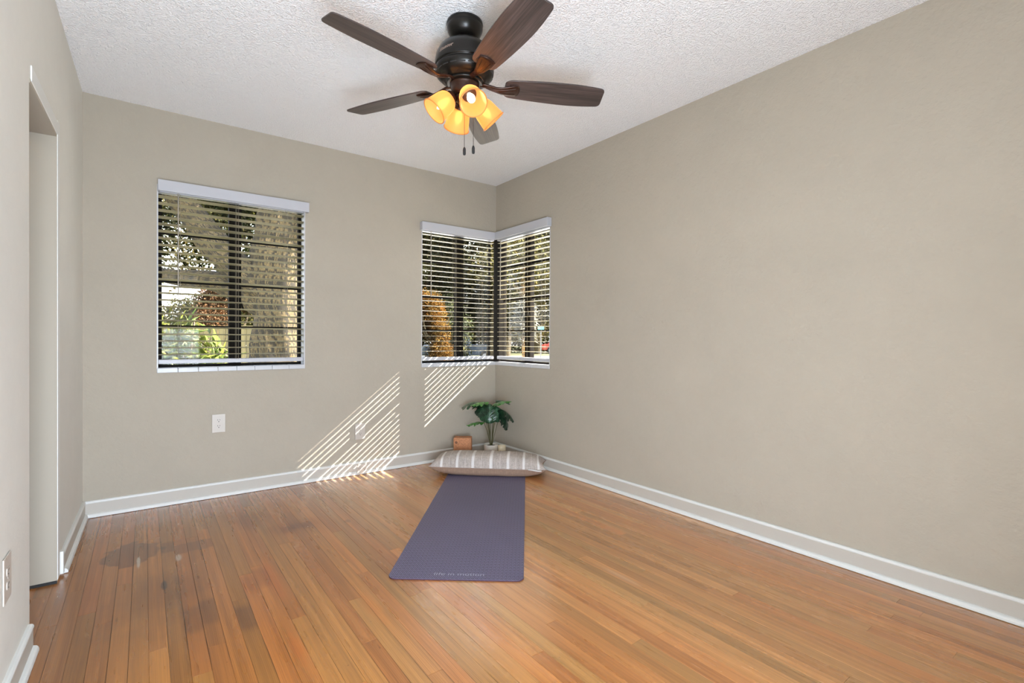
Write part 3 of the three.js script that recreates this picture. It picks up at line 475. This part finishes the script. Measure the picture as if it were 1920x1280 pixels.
// ---------------------------------------------------------------- ceiling fan with four amber lamps
{
  const fan = thing('ceiling_fan', 'dark bronze ceiling fan with five wooden blades and amber glass lamps', 'fan', [-1.483, H, 1.887]);
  const h = (pts) => pts.map(([r, y]) => [r, y - H]);
  const bronze = phys({ color: lin(0.011, 0.009, 0.007), metalness: 0.2, roughness: 0.3, specularIntensity: 0.8 });
  const bronzeWarm = phys({ color: lin(0.040, 0.016, 0.009), metalness: 0.3, roughness: 0.3 });
  part('canopy', lathe(h([[0, 2.4995], [0.081, 2.4995], [0.0825, 2.49], [0.079, 2.486], [0.079, 2.480], [0.0815, 2.477], [0.080, 2.466], [0.072, 2.448], [0.058, 2.434], [0.046, 2.430], [0.030, 2.431], [0.026, 2.437]])), bronze, fan);
  part('hanger_ball', lathe(h([[0, 2.452], [0.018, 2.449], [0.027, 2.438], [0.026, 2.430], [0.016, 2.424], [0.0135, 2.42], [0.0135, 2.405], [0, 2.405]]), 32), bronze, fan);
  part('motor_housing', lathe(h([[0.0134, 2.418], [0.03, 2.416], [0.036, 2.408], [0.060, 2.404], [0.092, 2.394], [0.115, 2.375], [0.1285, 2.348], [0.1345, 2.318], [0.1345, 2.300], [0.1315, 2.296], [0.1275, 2.2955], [0.1275, 2.289], [0.1315, 2.2875], [0.1335, 2.283], [0.1325, 2.272], [0.126, 2.2585], [0.115, 2.247], [0.103, 2.240], [0.098, 2.2395], [0.094, 2.235], [0.088, 2.232], [0.082, 2.231], [0.0, 2.231]]), 72), bronze, fan);
  for (let i = 0; i < 20; i++) { const a = (i / 20) * Math.PI * 2; const v = part('vent', rbox(0.004, 0.0055, 0.030, 0.002, 1), M.dark, fan); v.position.set(Math.cos(a) * 0.1265, 2.2615 - H, Math.sin(a) * 0.1265); v.rotation.order = 'YXZ'; v.rotation.y = -a; v.rotation.z = -0.9; }
  part('flywheel', lathe(h([[0, 2.231], [0.080, 2.231], [0.083, 2.229], [0.083, 2.223], [0.078, 2.221], [0, 2.221]]), 48), bronze, fan);
  part('switch_housing', lathe(h([[0.0, 2.2215], [0.064, 2.2215], [0.0668, 2.219], [0.0668, 2.213], [0.063, 2.210], [0.0615, 2.195], [0.059, 2.182], [0.052, 2.174], [0.047, 2.172], [0.047, 2.166], [0.0, 2.166]]), 48), bronzeWarm, fan);
  part('light_hub', lathe(h([[0, 2.166], [0.040, 2.166], [0.043, 2.160], [0.042, 2.150], [0.034, 2.140], [0.022, 2.134], [0.012, 2.131], [0.010, 2.126], [0.006, 2.121], [0, 2.119]]), 40), bronzeWarm, fan);
  // blades and irons
  const woodT = dataTex(512, 128, (x, y) => { const u = x / 512, v = y / 128; const n = vnoise(u * 6, v * 46), m = vnoise(u * 18 + 3, v * 120), q = vnoise(u * 3, v * 9); const k = 0.78 + 0.34 * (n - 0.5) + 0.22 * (m - 0.5) + 0.2 * (q - 0.5); return [92 * k, 77 * k, 73 * k]; }, true);
  const woodR = rep(woodT, 1.4, 6); woodR.offset.set(0, 0.5); const wood = phys({ map: woodR, roughness: 0.42, specularIntensity: 0.9, bumpMap: woodR, bumpScale: 0.0004 });
  const bs = new THREE.Shape(); // blade outline: x outward, y across
  bs.moveTo(0.185, -0.034); bs.quadraticCurveTo(0.19, -0.050, 0.212, -0.055); bs.bezierCurveTo(0.32, -0.066, 0.44, -0.071, 0.52, -0.069); bs.bezierCurveTo(0.57, -0.067, 0.60, -0.064, 0.632, -0.060); bs.quadraticCurveTo(0.650, -0.057, 0.653, -0.042); bs.lineTo(0.660, 0.036); bs.quadraticCurveTo(0.660, 0.055, 0.642, 0.058); bs.bezierCurveTo(0.60, 0.064, 0.55, 0.069, 0.50, 0.070); bs.bezierCurveTo(0.42, 0.071, 0.30, 0.064, 0.212, 0.055); bs.quadraticCurveTo(0.19, 0.050, 0.185, 0.034); bs.closePath();
  const bladeG = new THREE.ExtrudeGeometry(bs, { depth: 0.0045, bevelEnabled: true, bevelThickness: 0.0008, bevelSize: 0.0008, bevelSegments: 1, curveSegments: 10 }); bladeG.rotateX(-Math.PI / 2); bladeG.translate(0, -0.0022, 0);
  const ironG = (() => { // swept bracket: from the flywheel down and out, widening into a shell under the blade
    const st = [[0.070, 0.0045, 0.014, 0.006], [0.095, 0.004, 0.013, 0.006], [0.120, -0.002, 0.013, 0.0065], [0.145, -0.0105, 0.016, 0.007], [0.17, -0.0145, 0.022, 0.0065], [0.20, -0.0125, 0.030, 0.0050], [0.225, -0.0095, 0.034, 0.0035], [0.240, -0.0078, 0.033, 0.003], [0.252, -0.0065, 0.022, 0.0025]];
    const pos = [], idx = [], n = 12; for (const [r, y, w, t] of st) for (let j = 0; j < n; j++) { const a = (j / n) * Math.PI * 2, cc = Math.cos(a), ss = Math.sin(a); const rid = ss < 0 ? 1 + 0.5 * Math.cos(cc * 9) * 0.4 : 1; pos.push(r, y + Math.sign(ss) * Math.pow(Math.abs(ss), 0.7) * t * rid, Math.sign(cc) * Math.pow(Math.abs(cc), 0.8) * w); }
    for (let i = 0; i + 1 < st.length; i++) for (let j = 0; j < n; j++) { const k = (j + 1) % n, a = i * n + j, b = i * n + k, c = a + n, d = b + n; idx.push(a, b, c, b, d, c); }
    const e = (st.length - 1) * n; for (let j = 1; j + 1 < n; j++) { idx.push(e, e + j, e + j + 1); idx.push(0, j + 1, j); }
    const g = new THREE.BufferGeometry(); g.setAttribute('position', new THREE.Float32BufferAttribute(pos, 3)); g.setIndex(idx); const gg = g.toNonIndexed(); gg.computeVertexNormals(); g.computeVertexNormals(); return g;
  })();
  const ridgeG = (s) => tube([V(0.10, -0.003, s * 0.006), V(0.145, -0.0175, s * 0.008), V(0.19, -0.0185, s * 0.014), V(0.232, -0.012, s * 0.020)], 0.0019, 14, 6);
  const stepG = (() => { const s = new THREE.Shape(); s.moveTo(0.205, -0.036); s.lineTo(0.243, -0.034); s.quadraticCurveTo(0.266, 0, 0.243, 0.034); s.lineTo(0.205, 0.036); s.closePath(); const g = new THREE.ExtrudeGeometry(s, { depth: 0.003, bevelEnabled: true, bevelThickness: 0.0008, bevelSize: 0.0008, bevelSegments: 1 }); g.rotateX(-Math.PI / 2); g.translate(0, -0.0066, 0); return g; })();
  for (let k = 0; k < 5; k++) {
    const a = (26 + 72 * k) * Math.PI / 180, pitch = 12.5 * Math.PI / 180;
    const bl = part('blade', bladeG, wood, fan); bl.position.set(0, 2.2215 - H, 0); bl.rotation.order = 'YXZ'; bl.rotation.y = -a; bl.rotation.x = -pitch;
    const ir = part('blade_iron', ironG, bronzeWarm, bl);
    for (const s of [-1, 0, 1]) part('ridge', ridgeG(s), bronzeWarm, ir);
    part('iron_plate', stepG, bronzeWarm, ir);
    for (const [sx, sy] of [[0.218, 0.02], [0.218, -0.02], [0.244, 0]]) part('screw', new THREE.SphereGeometry(0.0032, 8, 5).scale(1, 0.5, 1).translate(sx, 0.0036, sy), bronze, ir);
  }
  // lamps
  const amber = phys({ color: lin(0.86, 0.43, 0.125), transmission: 0.5, thickness: 0, roughness: 0.72, specularIntensity: 0.5, side: THREE.DoubleSide });
  const amberRim = phys({ color: lin(0.80, 0.34, 0.07), transmission: 0.3, thickness: 0, roughness: 0.6 });
  const bulbM = std({ color: 0xffffff, emissive: new THREE.Color(1, 0.86, 0.62), emissiveIntensity: 3, roughness: 0.4 });
  for (const deg of [105, 195, 285, 15]) {
    const a = deg * Math.PI / 180, u = V(Math.cos(a), 0, Math.sin(a)), e = 45 * Math.PI / 180, d = u.clone().multiplyScalar(Math.cos(e)).add(V(0, -Math.sin(e), 0));
    const neck = u.clone().multiplyScalar(0.062).add(V(0, 2.155 - H, 0)), q = new THREE.Quaternion().setFromUnitVectors(V(0, -1, 0), d);
    const arm = part('lamp_arm', tube([u.clone().multiplyScalar(0.030).add(V(0, 2.152 - H, 0)), u.clone().multiplyScalar(0.046).add(V(0, 2.158 - H, 0)), neck.clone().addScaledVector(d, -0.004)], 0.0085, 12, 10), bronzeWarm, fan);
    const put = (name, geo, mat, parent = fan) => { const m = part(name, geo, mat, parent); m.position.copy(neck); m.quaternion.copy(q); return m; };
    put('socket', lathe([[0, 0.012], [0.020, 0.012], [0.027, 0.006], [0.0315, -0.004], [0.033, -0.014], [0.0315, -0.016], [0.0, -0.016]], 32), bronzeWarm);
    const sh = put('lamp_shade', lathe([[0.0300, -0.010], [0.038, -0.014], [0.0455, -0.024], [0.0495, -0.038], [0.0520, -0.056], [0.0545, -0.078], [0.0572, -0.100], [0.0585, -0.110]], 48), amber);
    part('shade_rim', new THREE.TorusGeometry(0.0588, 0.0030, 8, 48).rotateX(Math.PI / 2).translate(0, -0.110, 0), amberRim, sh);
    put('bulb', lathe([[0, -0.016], [0.010, -0.018], [0.0115, -0.030], [0.0165, -0.044], [0.0185, -0.056], [0.0165, -0.070], [0.0095, -0.082], [0.003, -0.090], [0, -0.092]], 24), bulbM);
    const pl = new THREE.PointLight(new THREE.Color(1.0, 0.72, 0.42), 0.06); pl.name = 'bulb_light'; pl.position.copy(neck).addScaledVector(d, 0.056); pl.castShadow = true; pl.shadow.radius = 0.6; fan.add(pl);
  }
  // pull chains: under the light hub and the switch housing
  const chainM = std({ color: lin(0.05, 0.045, 0.04), metalness: 0.6, roughness: 0.4 });
  for (const [s, top, bot, dz] of [[0.000, 2.122, 1.937, 0], [0.043, 2.182, 1.933, 0.028]]) {
    const cx = camR.x * s - camF.x * dz, cz = camR.z * s - camF.z * dz;
    part('pull_chain', new THREE.CylinderGeometry(0.0011, 0.0011, top - bot, 6).translate(cx, (top + bot) / 2 - H, cz), chainM, fan);
    part('chain_fob', lathe([[0, 0.002], [0.003, 0.001], [0.0058, -0.005], [0.0068, -0.012], [0.0068, -0.028], [0.0055, -0.034], [0, -0.036]], 14).translate(cx, bot - H, cz), M.dark, fan);
  }
  // script lettering wrapped round the housing
  const tx = new THREE.ShapeGeometry(fontSerif.generateShapes('Hunter', 0.0145), 4); tx.computeBoundingBox(); const bb = tx.boundingBox, P = tx.attributes.position, az0 = 160 * Math.PI / 180;
  for (let i = 0; i < P.count; i++) { const x = P.getX(i) - (bb.min.x + bb.max.x) / 2, y = P.getY(i), sx = x + y * 0.32, yy = 2.322 + y + 0.12 * x, t = clamp((yy - 2.318) / 0.03), r = lerp(0.1349, 0.1292, t) + 0.0004, th = az0 - sx / 0.132; P.setXYZ(i, Math.cos(th) * r, yy - H, Math.sin(th) * r); }
  tx.computeVertexNormals(); part('lettering', tx, std({ color: lin(0.42, 0.30, 0.24), roughness: 0.5, side: THREE.DoubleSide }), fan);
}

// ---------------------------------------------------------------- garden and street outside the windows
const GY = -0.5;
{
  const grassT = dataTex(256, 256, (x, y) => { const u = x / 256, v = y / 256; const n = pnoise(u * 8, v * 8, 8), m = pnoise(u * 70, v * 70, 70); const k = 0.7 + 0.35 * n + 0.35 * (m - 0.5); return [92 * k, 92 * k, 46 * k]; }, true);
  const g = struct('ground', 'dry grass lawn outside', bx(-60, 90, GY - 0.1, GY, -90, 40), std({ map: rep(grassT, 0.35, 0.35), roughness: 1 })); g.userData.category = 'ground';
  struct('patio_unseen', 'unseen pale concrete paving along the house walls, placed to bounce sun indoors', merge([bx(0.21, 7, GY - 0.02, GY + 0.02, -9.2, 8), bx(-0.6, 0.21, GY - 0.02, GY + 0.02, -9.2, -0.21)]), std({ color: lin(0.74, 0.72, 0.68), roughness: 0.9 }));  // out of view, placed to throw sun up onto the ceiling
  struct('street', 'grey asphalt street beyond the lawn', new THREE.BoxGeometry(90, 0.04, 6).rotateY(-0.64).translate(21, GY + 0.01, -30), std({ color: lin(0.1, 0.1, 0.1), roughness: 0.95 }));
}
const barkT = dataTex(256, 256, (x, y) => { const u = x / 256, v = y / 256; const n = pnoise(u * 40, v * 9, 9), m = pnoise(u * 18 + 4, v * 24, 6), f = pnoise(u * 90, v * 60, 30); const k = 0.45 + 0.55 * sstep(0.25, 0.7, n) * (0.7 + 0.5 * m) + 0.25 * (f - 0.5); return [88 * k, 74 * k, 46 * k]; }, true);
const barkM = std({ map: rep(barkT, 4, 4), bumpMap: rep(barkT, 4, 4), bumpScale: 0.03, roughness: 0.95 });
const leafM = phys({ color: 0xffffff, roughness: 0.9, transmission: 0.45, thickness: 0, specularIntensity: 0.4, side: THREE.DoubleSide });
function clusterGeo(n, rad, len, wid, seed) {
  const r = rng(seed), pos = [], nor = [];
  for (let i = 0; i < n; i++) {
    const c = V(r() - 0.5, r() - 0.5, r() - 0.5).multiplyScalar(2 * rad), d = V(r() - 0.5, r() - 0.6, r() - 0.5).normalize(), s = V(r() - 0.5, r() - 0.5, r() - 0.5).cross(d).normalize(), up = d.clone().cross(s), L = len * (0.7 + 0.6 * r());
    const a = c.clone(), b = c.clone().addScaledVector(d, L * 0.45).addScaledVector(s, wid), e = c.clone().addScaledVector(d, L).addScaledVector(up, -L * 0.15), f = c.clone().addScaledVector(d, L * 0.45).addScaledVector(s, -wid);
    for (const p of [a, b, e, a, e, f]) { pos.push(p.x, p.y, p.z); nor.push(up.x, up.y, up.z); }
  }
  const g = new THREE.BufferGeometry(); g.setAttribute('position', new THREE.Float32BufferAttribute(pos, 3)); g.setAttribute('normal', new THREE.Float32BufferAttribute(nor, 3)); return g;
}
const CL = [clusterGeo(20, 0.22, 0.075, 0.022, 3), clusterGeo(30, 0.36, 0.13, 0.038, 4), clusterGeo(10, 0.10, 0.24, 0.018, 5), clusterGeo(16, 0.13, 0.16, 0.012, 6)];
function foliage(parent, blobs, n, geo, color, vary, seed, scale = 1) {
  const r = rng(seed), im = new THREE.InstancedMesh(geo, leafM, n), m = new THREE.Matrix4(), q = new THREE.Quaternion(), vol = blobs.map((b) => Math.cbrt(b[3] * b[4] * b[5]) ** 2), tot = vol.reduce((a, b) => a + b), c = new THREE.Color();
  for (let i = 0; i < n; i++) {
    let k = 0, t = r() * tot; while (k < blobs.length - 1 && (t -= vol[k]) > 0) k++;
    const b = blobs[k], d = V(r() - 0.5, r() - 0.5, r() - 0.5).normalize().multiplyScalar(Math.pow(r(), 0.25));
    q.setFromEuler(new THREE.Euler(r() * 6.28, r() * 6.28, r() * 6.28)); const s = scale * (0.7 + 0.7 * r());
    m.compose(V(b[0] + d.x * b[3], b[1] + d.y * b[4], b[2] + d.z * b[5]), q, V(s, s, s)); im.setMatrixAt(i, m);
    const h = 1 + vary * (r() - 0.5) * 2, y = (r() - 0.5) * vary; c.setRGB(color[0] * h * (1 + y), color[1] * h, color[2] * h * (1 - y)); im.setColorAt(i, c);
  }
  im.name = 'foliage'; im.userData.kind = 'stuff'; im.castShadow = im.receiveShadow = true; parent.add(im); return im;
}
function tree(name, label, x, z, o) {
  const t = thing(name, label, 'tree', [x, GY, z], o.group), h = o.h, r = o.r;
  part('trunk', taper([V(0, -0.1, 0), V(0.05 * h * (o.lean ?? 0.3), h * 0.25, 0.02 * h), V(0.1 * h * (o.lean ?? 0.3), h * 0.5, 0)], [r * 1.35, r, r * 0.8, r * 0.65], 14, 12, 0.35, o.seed), barkM, t);
  const rr = rng(o.seed * 13 + 1);
  for (let i = 0; i < (o.limbs ?? 4); i++) { const a = rr() * 6.28, L = o.w * (0.6 + 0.4 * rr()); part('limb', taper([V(0.05 * h * 0.3, h * (0.3 + 0.18 * rr()), 0), V(Math.cos(a) * L * 0.45, h * (0.5 + 0.1 * rr()), Math.sin(a) * L * 0.45), V(Math.cos(a) * L * 0.9, h * (0.62 + 0.25 * rr()), Math.sin(a) * L * 0.9)], [r * 0.5, r * 0.3, r * 0.1], 12, 7, 0.3, i + o.seed), barkM, t); }
  const blobs = []; for (let i = 0; i < (o.nb ?? 7); i++) { const a = rr() * 6.28, d = Math.sqrt(rr()) * o.w * 0.62; blobs.push([Math.cos(a) * d, h * ((o.lo ?? 0.45) + (0.95 - (o.lo ?? 0.45)) * rr()), Math.sin(a) * d, o.w * (0.35 + 0.2 * rr()), h * (0.12 + 0.08 * rr()), o.w * (0.35 + 0.2 * rr())]); }
  foliage(t, blobs, o.n, CL[o.cl ?? 1], o.color, o.vary ?? 0.35, o.seed * 7 + 3, o.ls ?? 1);
  return t;
}
const OLIVE = [0.50, 0.45, 0.18], GREEN = [0.42, 0.41, 0.15], ORANGE = [0.72, 0.38, 0.09], YELLOW = [0.54, 0.47, 0.15], DARK = [0.40, 0.36, 0.17];
{ // the big oak close to the left window
  const t = thing('oak_tree', 'big oak with thick furrowed trunk behind the left window', 'tree', [-0.80, GY, -5.55]);
  part('trunk', taper([V(0.15, -0.1, 0), V(0.06, 0.9, 0.0), V(0.0, 1.9, -0.05), V(0.05, 3.2, -0.1), V(0.25, 4.6, -0.2)], [0.62, 0.47, 0.41, 0.40, 0.38, 0.33], 30, 22, 0.45, 2), barkM, t);
  const limbs = [[[0, 2.2, -0.05], [-0.75, 2.95, -0.4], [-1.5, 4.1, -0.9], [-2.6, 5.2, -1.2], 0.24], [[-0.1, 2.0, 0], [-0.75, 2.52, -0.6], [-1.6, 2.68, -1.5], [-3.2, 3.2, -2.2], 0.17], [[0.1, 3.0, -0.1], [0.8, 4.2, 0.4], [1.7, 5.2, 0.3], [3.0, 5.8, 0.1], 0.2], [[0.15, 3.8, -0.2], [-0.3, 5.0, 0.5], [-1.2, 5.8, 1.0], [-2.2, 6.2, 1.2], 0.16], [[-1.5, 4.1, -0.9], [-1.2, 3.7, -1.4], [-0.9, 3.2, -1.8], [-0.4, 3.0, -2.4], 0.05]];
  limbs.forEach(([a, b, c, d, r], i) => part('limb', taper([V(...a), V(...b), V(...c), V(...d)], [r * 1.25, r, r * 0.7, r * 0.3], 20, 10, 0.35, i + 3), barkM, t));
  foliage(t, [[-2.2, 5.0, -1.0, 1.6, 0.9, 1.4], [-0.5, 5.4, -0.5, 1.8, 1.0, 1.5], [1.6, 5.2, 0.2, 1.8, 1.0, 1.5], [-2.4, 3.7, -2.0, 1.2, 0.55, 1.0], [0.4, 4.4, -1.4, 1.3, 0.7, 1.0], [-0.4, 3.45, -2.2, 1.0, 0.5, 0.8], [-3.4, 4.2, -1.8, 1.0, 0.8, 1.0]], 1700, CL[0], [0.22, 0.24, 0.07], 0.4, 21);
}
[ // broad dark-green trees that close the view, from left to right
  ['broad olive tree behind the fence, leftmost outside the left window', -4.5, -19, { h: 9.5, r: 0.3, w: 4.2, n: 1500, color: OLIVE, seed: 31 }],
  ['tall olive-green tree beyond the fence behind the oak', 1.8, -22, { h: 11, r: 0.35, w: 4.6, n: 1700, color: GREEN, seed: 32, lo: 0.25 }],
  ['dense dark green tree between the left and corner windows', 6.5, -26, { h: 12, r: 0.35, w: 5, n: 1600, color: OLIVE, seed: 33, lo: 0.2 }],
  ['tall leafy tree left of the middle bar of the corner window', 10.5, -24, { h: 11.5, r: 0.35, w: 4.4, n: 2000, color: OLIVE, seed: 34, lo: 0.22 }],
  ['large dark oak with bare stem right of the middle bar of the corner window', 12.6, -18.6, { h: 10, r: 0.32, w: 3.6, n: 1500, color: DARK, seed: 35, lo: 0.42 }],
  ['broad green tree behind the corner post', 19.5, -27, { h: 12.5, r: 0.35, w: 5.4, n: 2000, color: OLIVE, seed: 36, lo: 0.26 }],
  ['tall yellow-green tree seen in the right side of the corner window', 19.5, -19.5, { h: 12, r: 0.35, w: 4.6, n: 1800, color: YELLOW, seed: 37, lo: 0.3 }],
  ['shady green tree at the right edge of the corner window', 20, -15, { h: 9, r: 0.3, w: 4.2, n: 1700, color: GREEN, seed: 38, lo: 0.18 }],
  ['far olive tree filling the gap behind the street', 30, -36, { h: 13, r: 0.4, w: 6, n: 1500, color: OLIVE, seed: 39, lo: 0.15, ls: 1.3 }],
  ['far green tree beyond the street behind the pickup', 22, -40, { h: 13, r: 0.4, w: 6, n: 1500, color: GREEN, seed: 40, lo: 0.15, ls: 1.3 }],
  ['far green tree beyond the fence at the left', 2, -38, { h: 12, r: 0.4, w: 6, n: 1300, color: GREEN, seed: 41, lo: 0.15, ls: 1.3 }],
  ['far olive tree behind the orange maple', 11, -38, { h: 13, r: 0.4, w: 6, n: 1500, color: OLIVE, seed: 42, lo: 0.12, ls: 1.3 }],
].forEach(([label, x, z, o]) => tree('leafy_tree', label, x, z, { ...o, group: 'green trees outside' }));
tree('autumn_tree', 'low orange autumn tree at the left of the corner window', 7.3, -15.4, { h: 3.3, r: 0.1, w: 1.15, n: 1300, color: [0.80, 0.46, 0.13], seed: 51, lo: 0.22, vary: 0.4, ls: 0.45, group: 'orange autumn trees' });
tree('autumn_tree', 'small orange tree far behind the parked pickup', 20.2, -30.5, { h: 3.6, r: 0.1, w: 1.9, n: 500, color: ORANGE, seed: 52, lo: 0.4, vary: 0.35, group: 'orange autumn trees' });
tree('autumn_tree', 'orange-brown tree beyond the fence beside the oak trunk', -0.55, -13.0, { h: 3.6, r: 0.1, w: 1.0, n: 800, color: [0.85, 0.52, 0.28], seed: 53, lo: 0.35, vary: 0.35, ls: 0.5, group: 'orange autumn trees' });
tree('young_tree', 'pale green young tree next to the orange autumn tree', 9.1, -16.6, { h: 3.4, r: 0.08, w: 0.9, n: 500, color: [0.38, 0.42, 0.2], seed: 54, lo: 0.2, ls: 0.7 });
{
  const t = thing('mossy_tree', 'slim sunlit trunk with pale hanging moss outside the corner window', 'tree', [5.98, GY, -7.15]);
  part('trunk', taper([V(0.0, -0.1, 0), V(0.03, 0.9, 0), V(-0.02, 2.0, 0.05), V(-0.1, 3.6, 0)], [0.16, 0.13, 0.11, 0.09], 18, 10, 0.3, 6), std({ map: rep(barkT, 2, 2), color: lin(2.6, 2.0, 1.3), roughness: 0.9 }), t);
  part('limb', taper([V(-0.05, 2.6, 0), V(-0.35, 2.95, 0.1), V(-0.9, 3.2, 0.2)], [0.07, 0.05, 0.03], 10, 7), barkM, t);
  foliage(t, [[-0.12, 2.3, 0.1, 0.14, 0.35, 0.14], [-0.02, 1.85, 0.12, 0.1, 0.4, 0.1], [-0.22, 2.05, 0.12, 0.1, 0.3, 0.1]], 150, CL[3], [0.75, 0.72, 0.6], 0.15, 61);
  foliage(t, [[-0.7, 3.5, 0.1, 0.9, 0.5, 0.8], [0.3, 3.9, 0, 0.9, 0.5, 0.8]], 220, CL[0], OLIVE, 0.3, 62);
}
{
  const s = thing('strap_leaf_shrub', 'sunlit shrub with long green leaves below the left window', 'shrub', [-2.50, GY, -2.3]);
  for (let i = 0; i < 7; i++) part('stem', taper([V((i - 3) * 0.05, 0, 0), V((i - 3) * 0.09, 0.9, (i % 3 - 1) * 0.08), V((i - 3) * 0.13, 1.55 + 0.1 * (i % 3), (i % 2) * 0.1)], [0.012, 0.009, 0.004], 10, 6), std({ color: lin(0.3, 0.22, 0.12), roughness: 0.9 }), s);
  foliage(s, [[-0.12, 1.55, 0, 0.22, 0.28, 0.15], [0.2, 1.45, 0, 0.26, 0.25, 0.15], [0.36, 1.25, 0.05, 0.2, 0.25, 0.15], [-0.05, 1.3, 0, 0.3, 0.2, 0.15]], 90, CL[2], [0.36, 0.44, 0.10], 0.35, 71, 0.75);
}
{ // board fence
  const f = thing('board_fence', 'weathered grey vertical board fence behind the left window', 'fence', [-5.5, GY, -9.4]), n = 62, w = 0.145;
  const bt = dataTex(64, 256, (x, y) => { const k = 0.75 + 0.35 * vnoise(x * 0.35, y * 0.03) + 0.12 * (vnoise(x * 1.1, y * 0.1) - 0.5); return [80 * k, 74 * k, 46 * k]; }, true);
  const mats = [0.85, 1, 1.12].map((k) => std({ map: bt, color: lin(k, k, k * 0.97), roughness: 0.95 })), r = rng(8), g = new THREE.BoxGeometry(w - 0.008, 1.82, 0.02);
  for (let i = 0; i < n; i++) { const m = part('board', g, mats[Math.floor(r() * 3)], f); m.position.set(i * w + w / 2, 0.93 + (r() - 0.5) * 0.03, (r() - 0.5) * 0.006); }
  for (const y of [0.35, 1.5]) part('rail', bx(0, n * w, y - 0.045, y + 0.045, -0.05, -0.012), mats[0], f);
  for (let i = 0; i <= 4; i++) part('post', bx(i * n * w / 4 - 0.05, i * n * w / 4 + 0.05, -0.1, 1.75, -0.15, -0.05), mats[0], f);
}
{
  const t = thing('far_hedge', 'long olive hedge along the far side of the street', 'hedge', [0, GY, 0]), blobs = [];
  for (let i = 0; i < 22; i++) blobs.push([-6 + i * 2.6, 2.2, -58 + i * 1.2, 2.2, 2.2, 1.6]);
  part('stem', taper([V(-6, 0.2, -58), V(20, 0.3, -45.6), V(48, 0.2, -33)], [0.12, 0.12, 0.12], 20, 6), barkM, t);
  foliage(t, blobs, 3000, CL[1], OLIVE, 0.35, 91, 1.9);
}
function car(name, label, x, z, turn, paint, pick) {
  const c = thing(name, label, 'car', [x, GY + 0.03, z]); c.rotation.y = turn;
  const sh = new THREE.Shape(); const pts = pick ? [[-2.6, 0.45], [-2.6, 1.05], [-0.4, 1.08], [-0.35, 1.1], [2.55, 1.02], [2.65, 0.85], [2.65, 0.45]] : [[-2.2, 0.4], [-2.25, 0.85], [-1.9, 0.95], [1.2, 0.92], [2.1, 0.78], [2.2, 0.6], [2.2, 0.35]];
  sh.moveTo(...pts[0]); pts.slice(1).forEach((p) => sh.lineTo(...p)); sh.closePath();
  const pm = phys({ color: paint, roughness: 0.35, clearcoat: 0.8, metalness: 0.2 }); const g = new THREE.ExtrudeGeometry(sh, { depth: 1.6, bevelEnabled: true, bevelThickness: 0.08, bevelSize: 0.06, bevelSegments: 2 }); g.translate(0, 0, -0.8); part('body', g, pm, c);
  const k = new THREE.Shape(); (pick ? [[-0.5, 1.08], [-0.4, 1.75], [0.95, 1.78], [1.65, 1.06]] : [[-1.7, 0.93], [-1.15, 1.4], [0.35, 1.42], [1.15, 0.92]]).forEach((p, i) => (i ? k.lineTo(...p) : k.moveTo(...p))); k.closePath();
  const g2 = new THREE.ExtrudeGeometry(k, { depth: 1.4, bevelEnabled: true, bevelThickness: 0.06, bevelSize: 0.05, bevelSegments: 2 }); g2.translate(0, 0, -0.7); part('cabin', g2, pm, c);
  for (const s of [-1, 1]) { const wgeo = new THREE.ShapeGeometry(k).scale(0.84, 0.8, 1).translate(pick ? 0.09 : -0.04, pick ? 0.27 : 0.22, s * 0.775); part('side_window', wgeo, std({ color: lin(0.02, 0.025, 0.03), roughness: 0.1, side: THREE.DoubleSide }), c); }
  for (const wx of pick ? [-1.6, 1.75] : [-1.35, 1.4]) for (const s of [-1, 1]) { const wl = part('wheel', new THREE.CylinderGeometry(0.36, 0.36, 0.22, 20).rotateX(Math.PI / 2).translate(wx, 0.34, s * 0.79), std({ color: lin(0.02, 0.02, 0.02), roughness: 0.9 }), c); part('hub', new THREE.CylinderGeometry(0.2, 0.2, 0.02, 14).rotateX(Math.PI / 2).translate(wx, 0.34, s * 0.905), std({ color: lin(0.5, 0.5, 0.52), metalness: 0.8, roughness: 0.3 }), wl); }
  for (const s of [-1, 1]) part('lamp_lens', bx((pick ? 2.69 : 2.23), (pick ? 2.72 : 2.26), 0.68, 0.86, s * 0.55 - 0.14, s * 0.55 + 0.14), std({ color: lin(0.85, 0.85, 0.82), roughness: 0.2 }), c);
  return c;
}
car('pickup_truck', 'dark blue-grey pickup parked beyond the corner window', 15.1, -25.8, -0.64 + Math.PI, lin(0.05, 0.07, 0.10), true);
car('parked_car', 'red car parked at the right of the corner window', 33.4, -35.6, -0.64, lin(0.45, 0.05, 0.03), false);
{
  const s = thing('street_sign', 'small teal street sign on a thin post', 'sign', [13.43, GY, -15.37]); s.rotation.y = -0.64;
  part('post', new THREE.CylinderGeometry(0.025, 0.025, 2.2, 10).translate(0, 1.1, 0), std({ color: lin(0.4, 0.4, 0.4), metalness: 0.6, roughness: 0.4 }), s);
  part('plate', rbox(0.32, 0.24, 0.01, 0.004).translate(0, 2.07, 0.03), std({ color: lin(0.16, 0.38, 0.36), roughness: 0.5 }), s);
}
renderer.render(scene, camera);
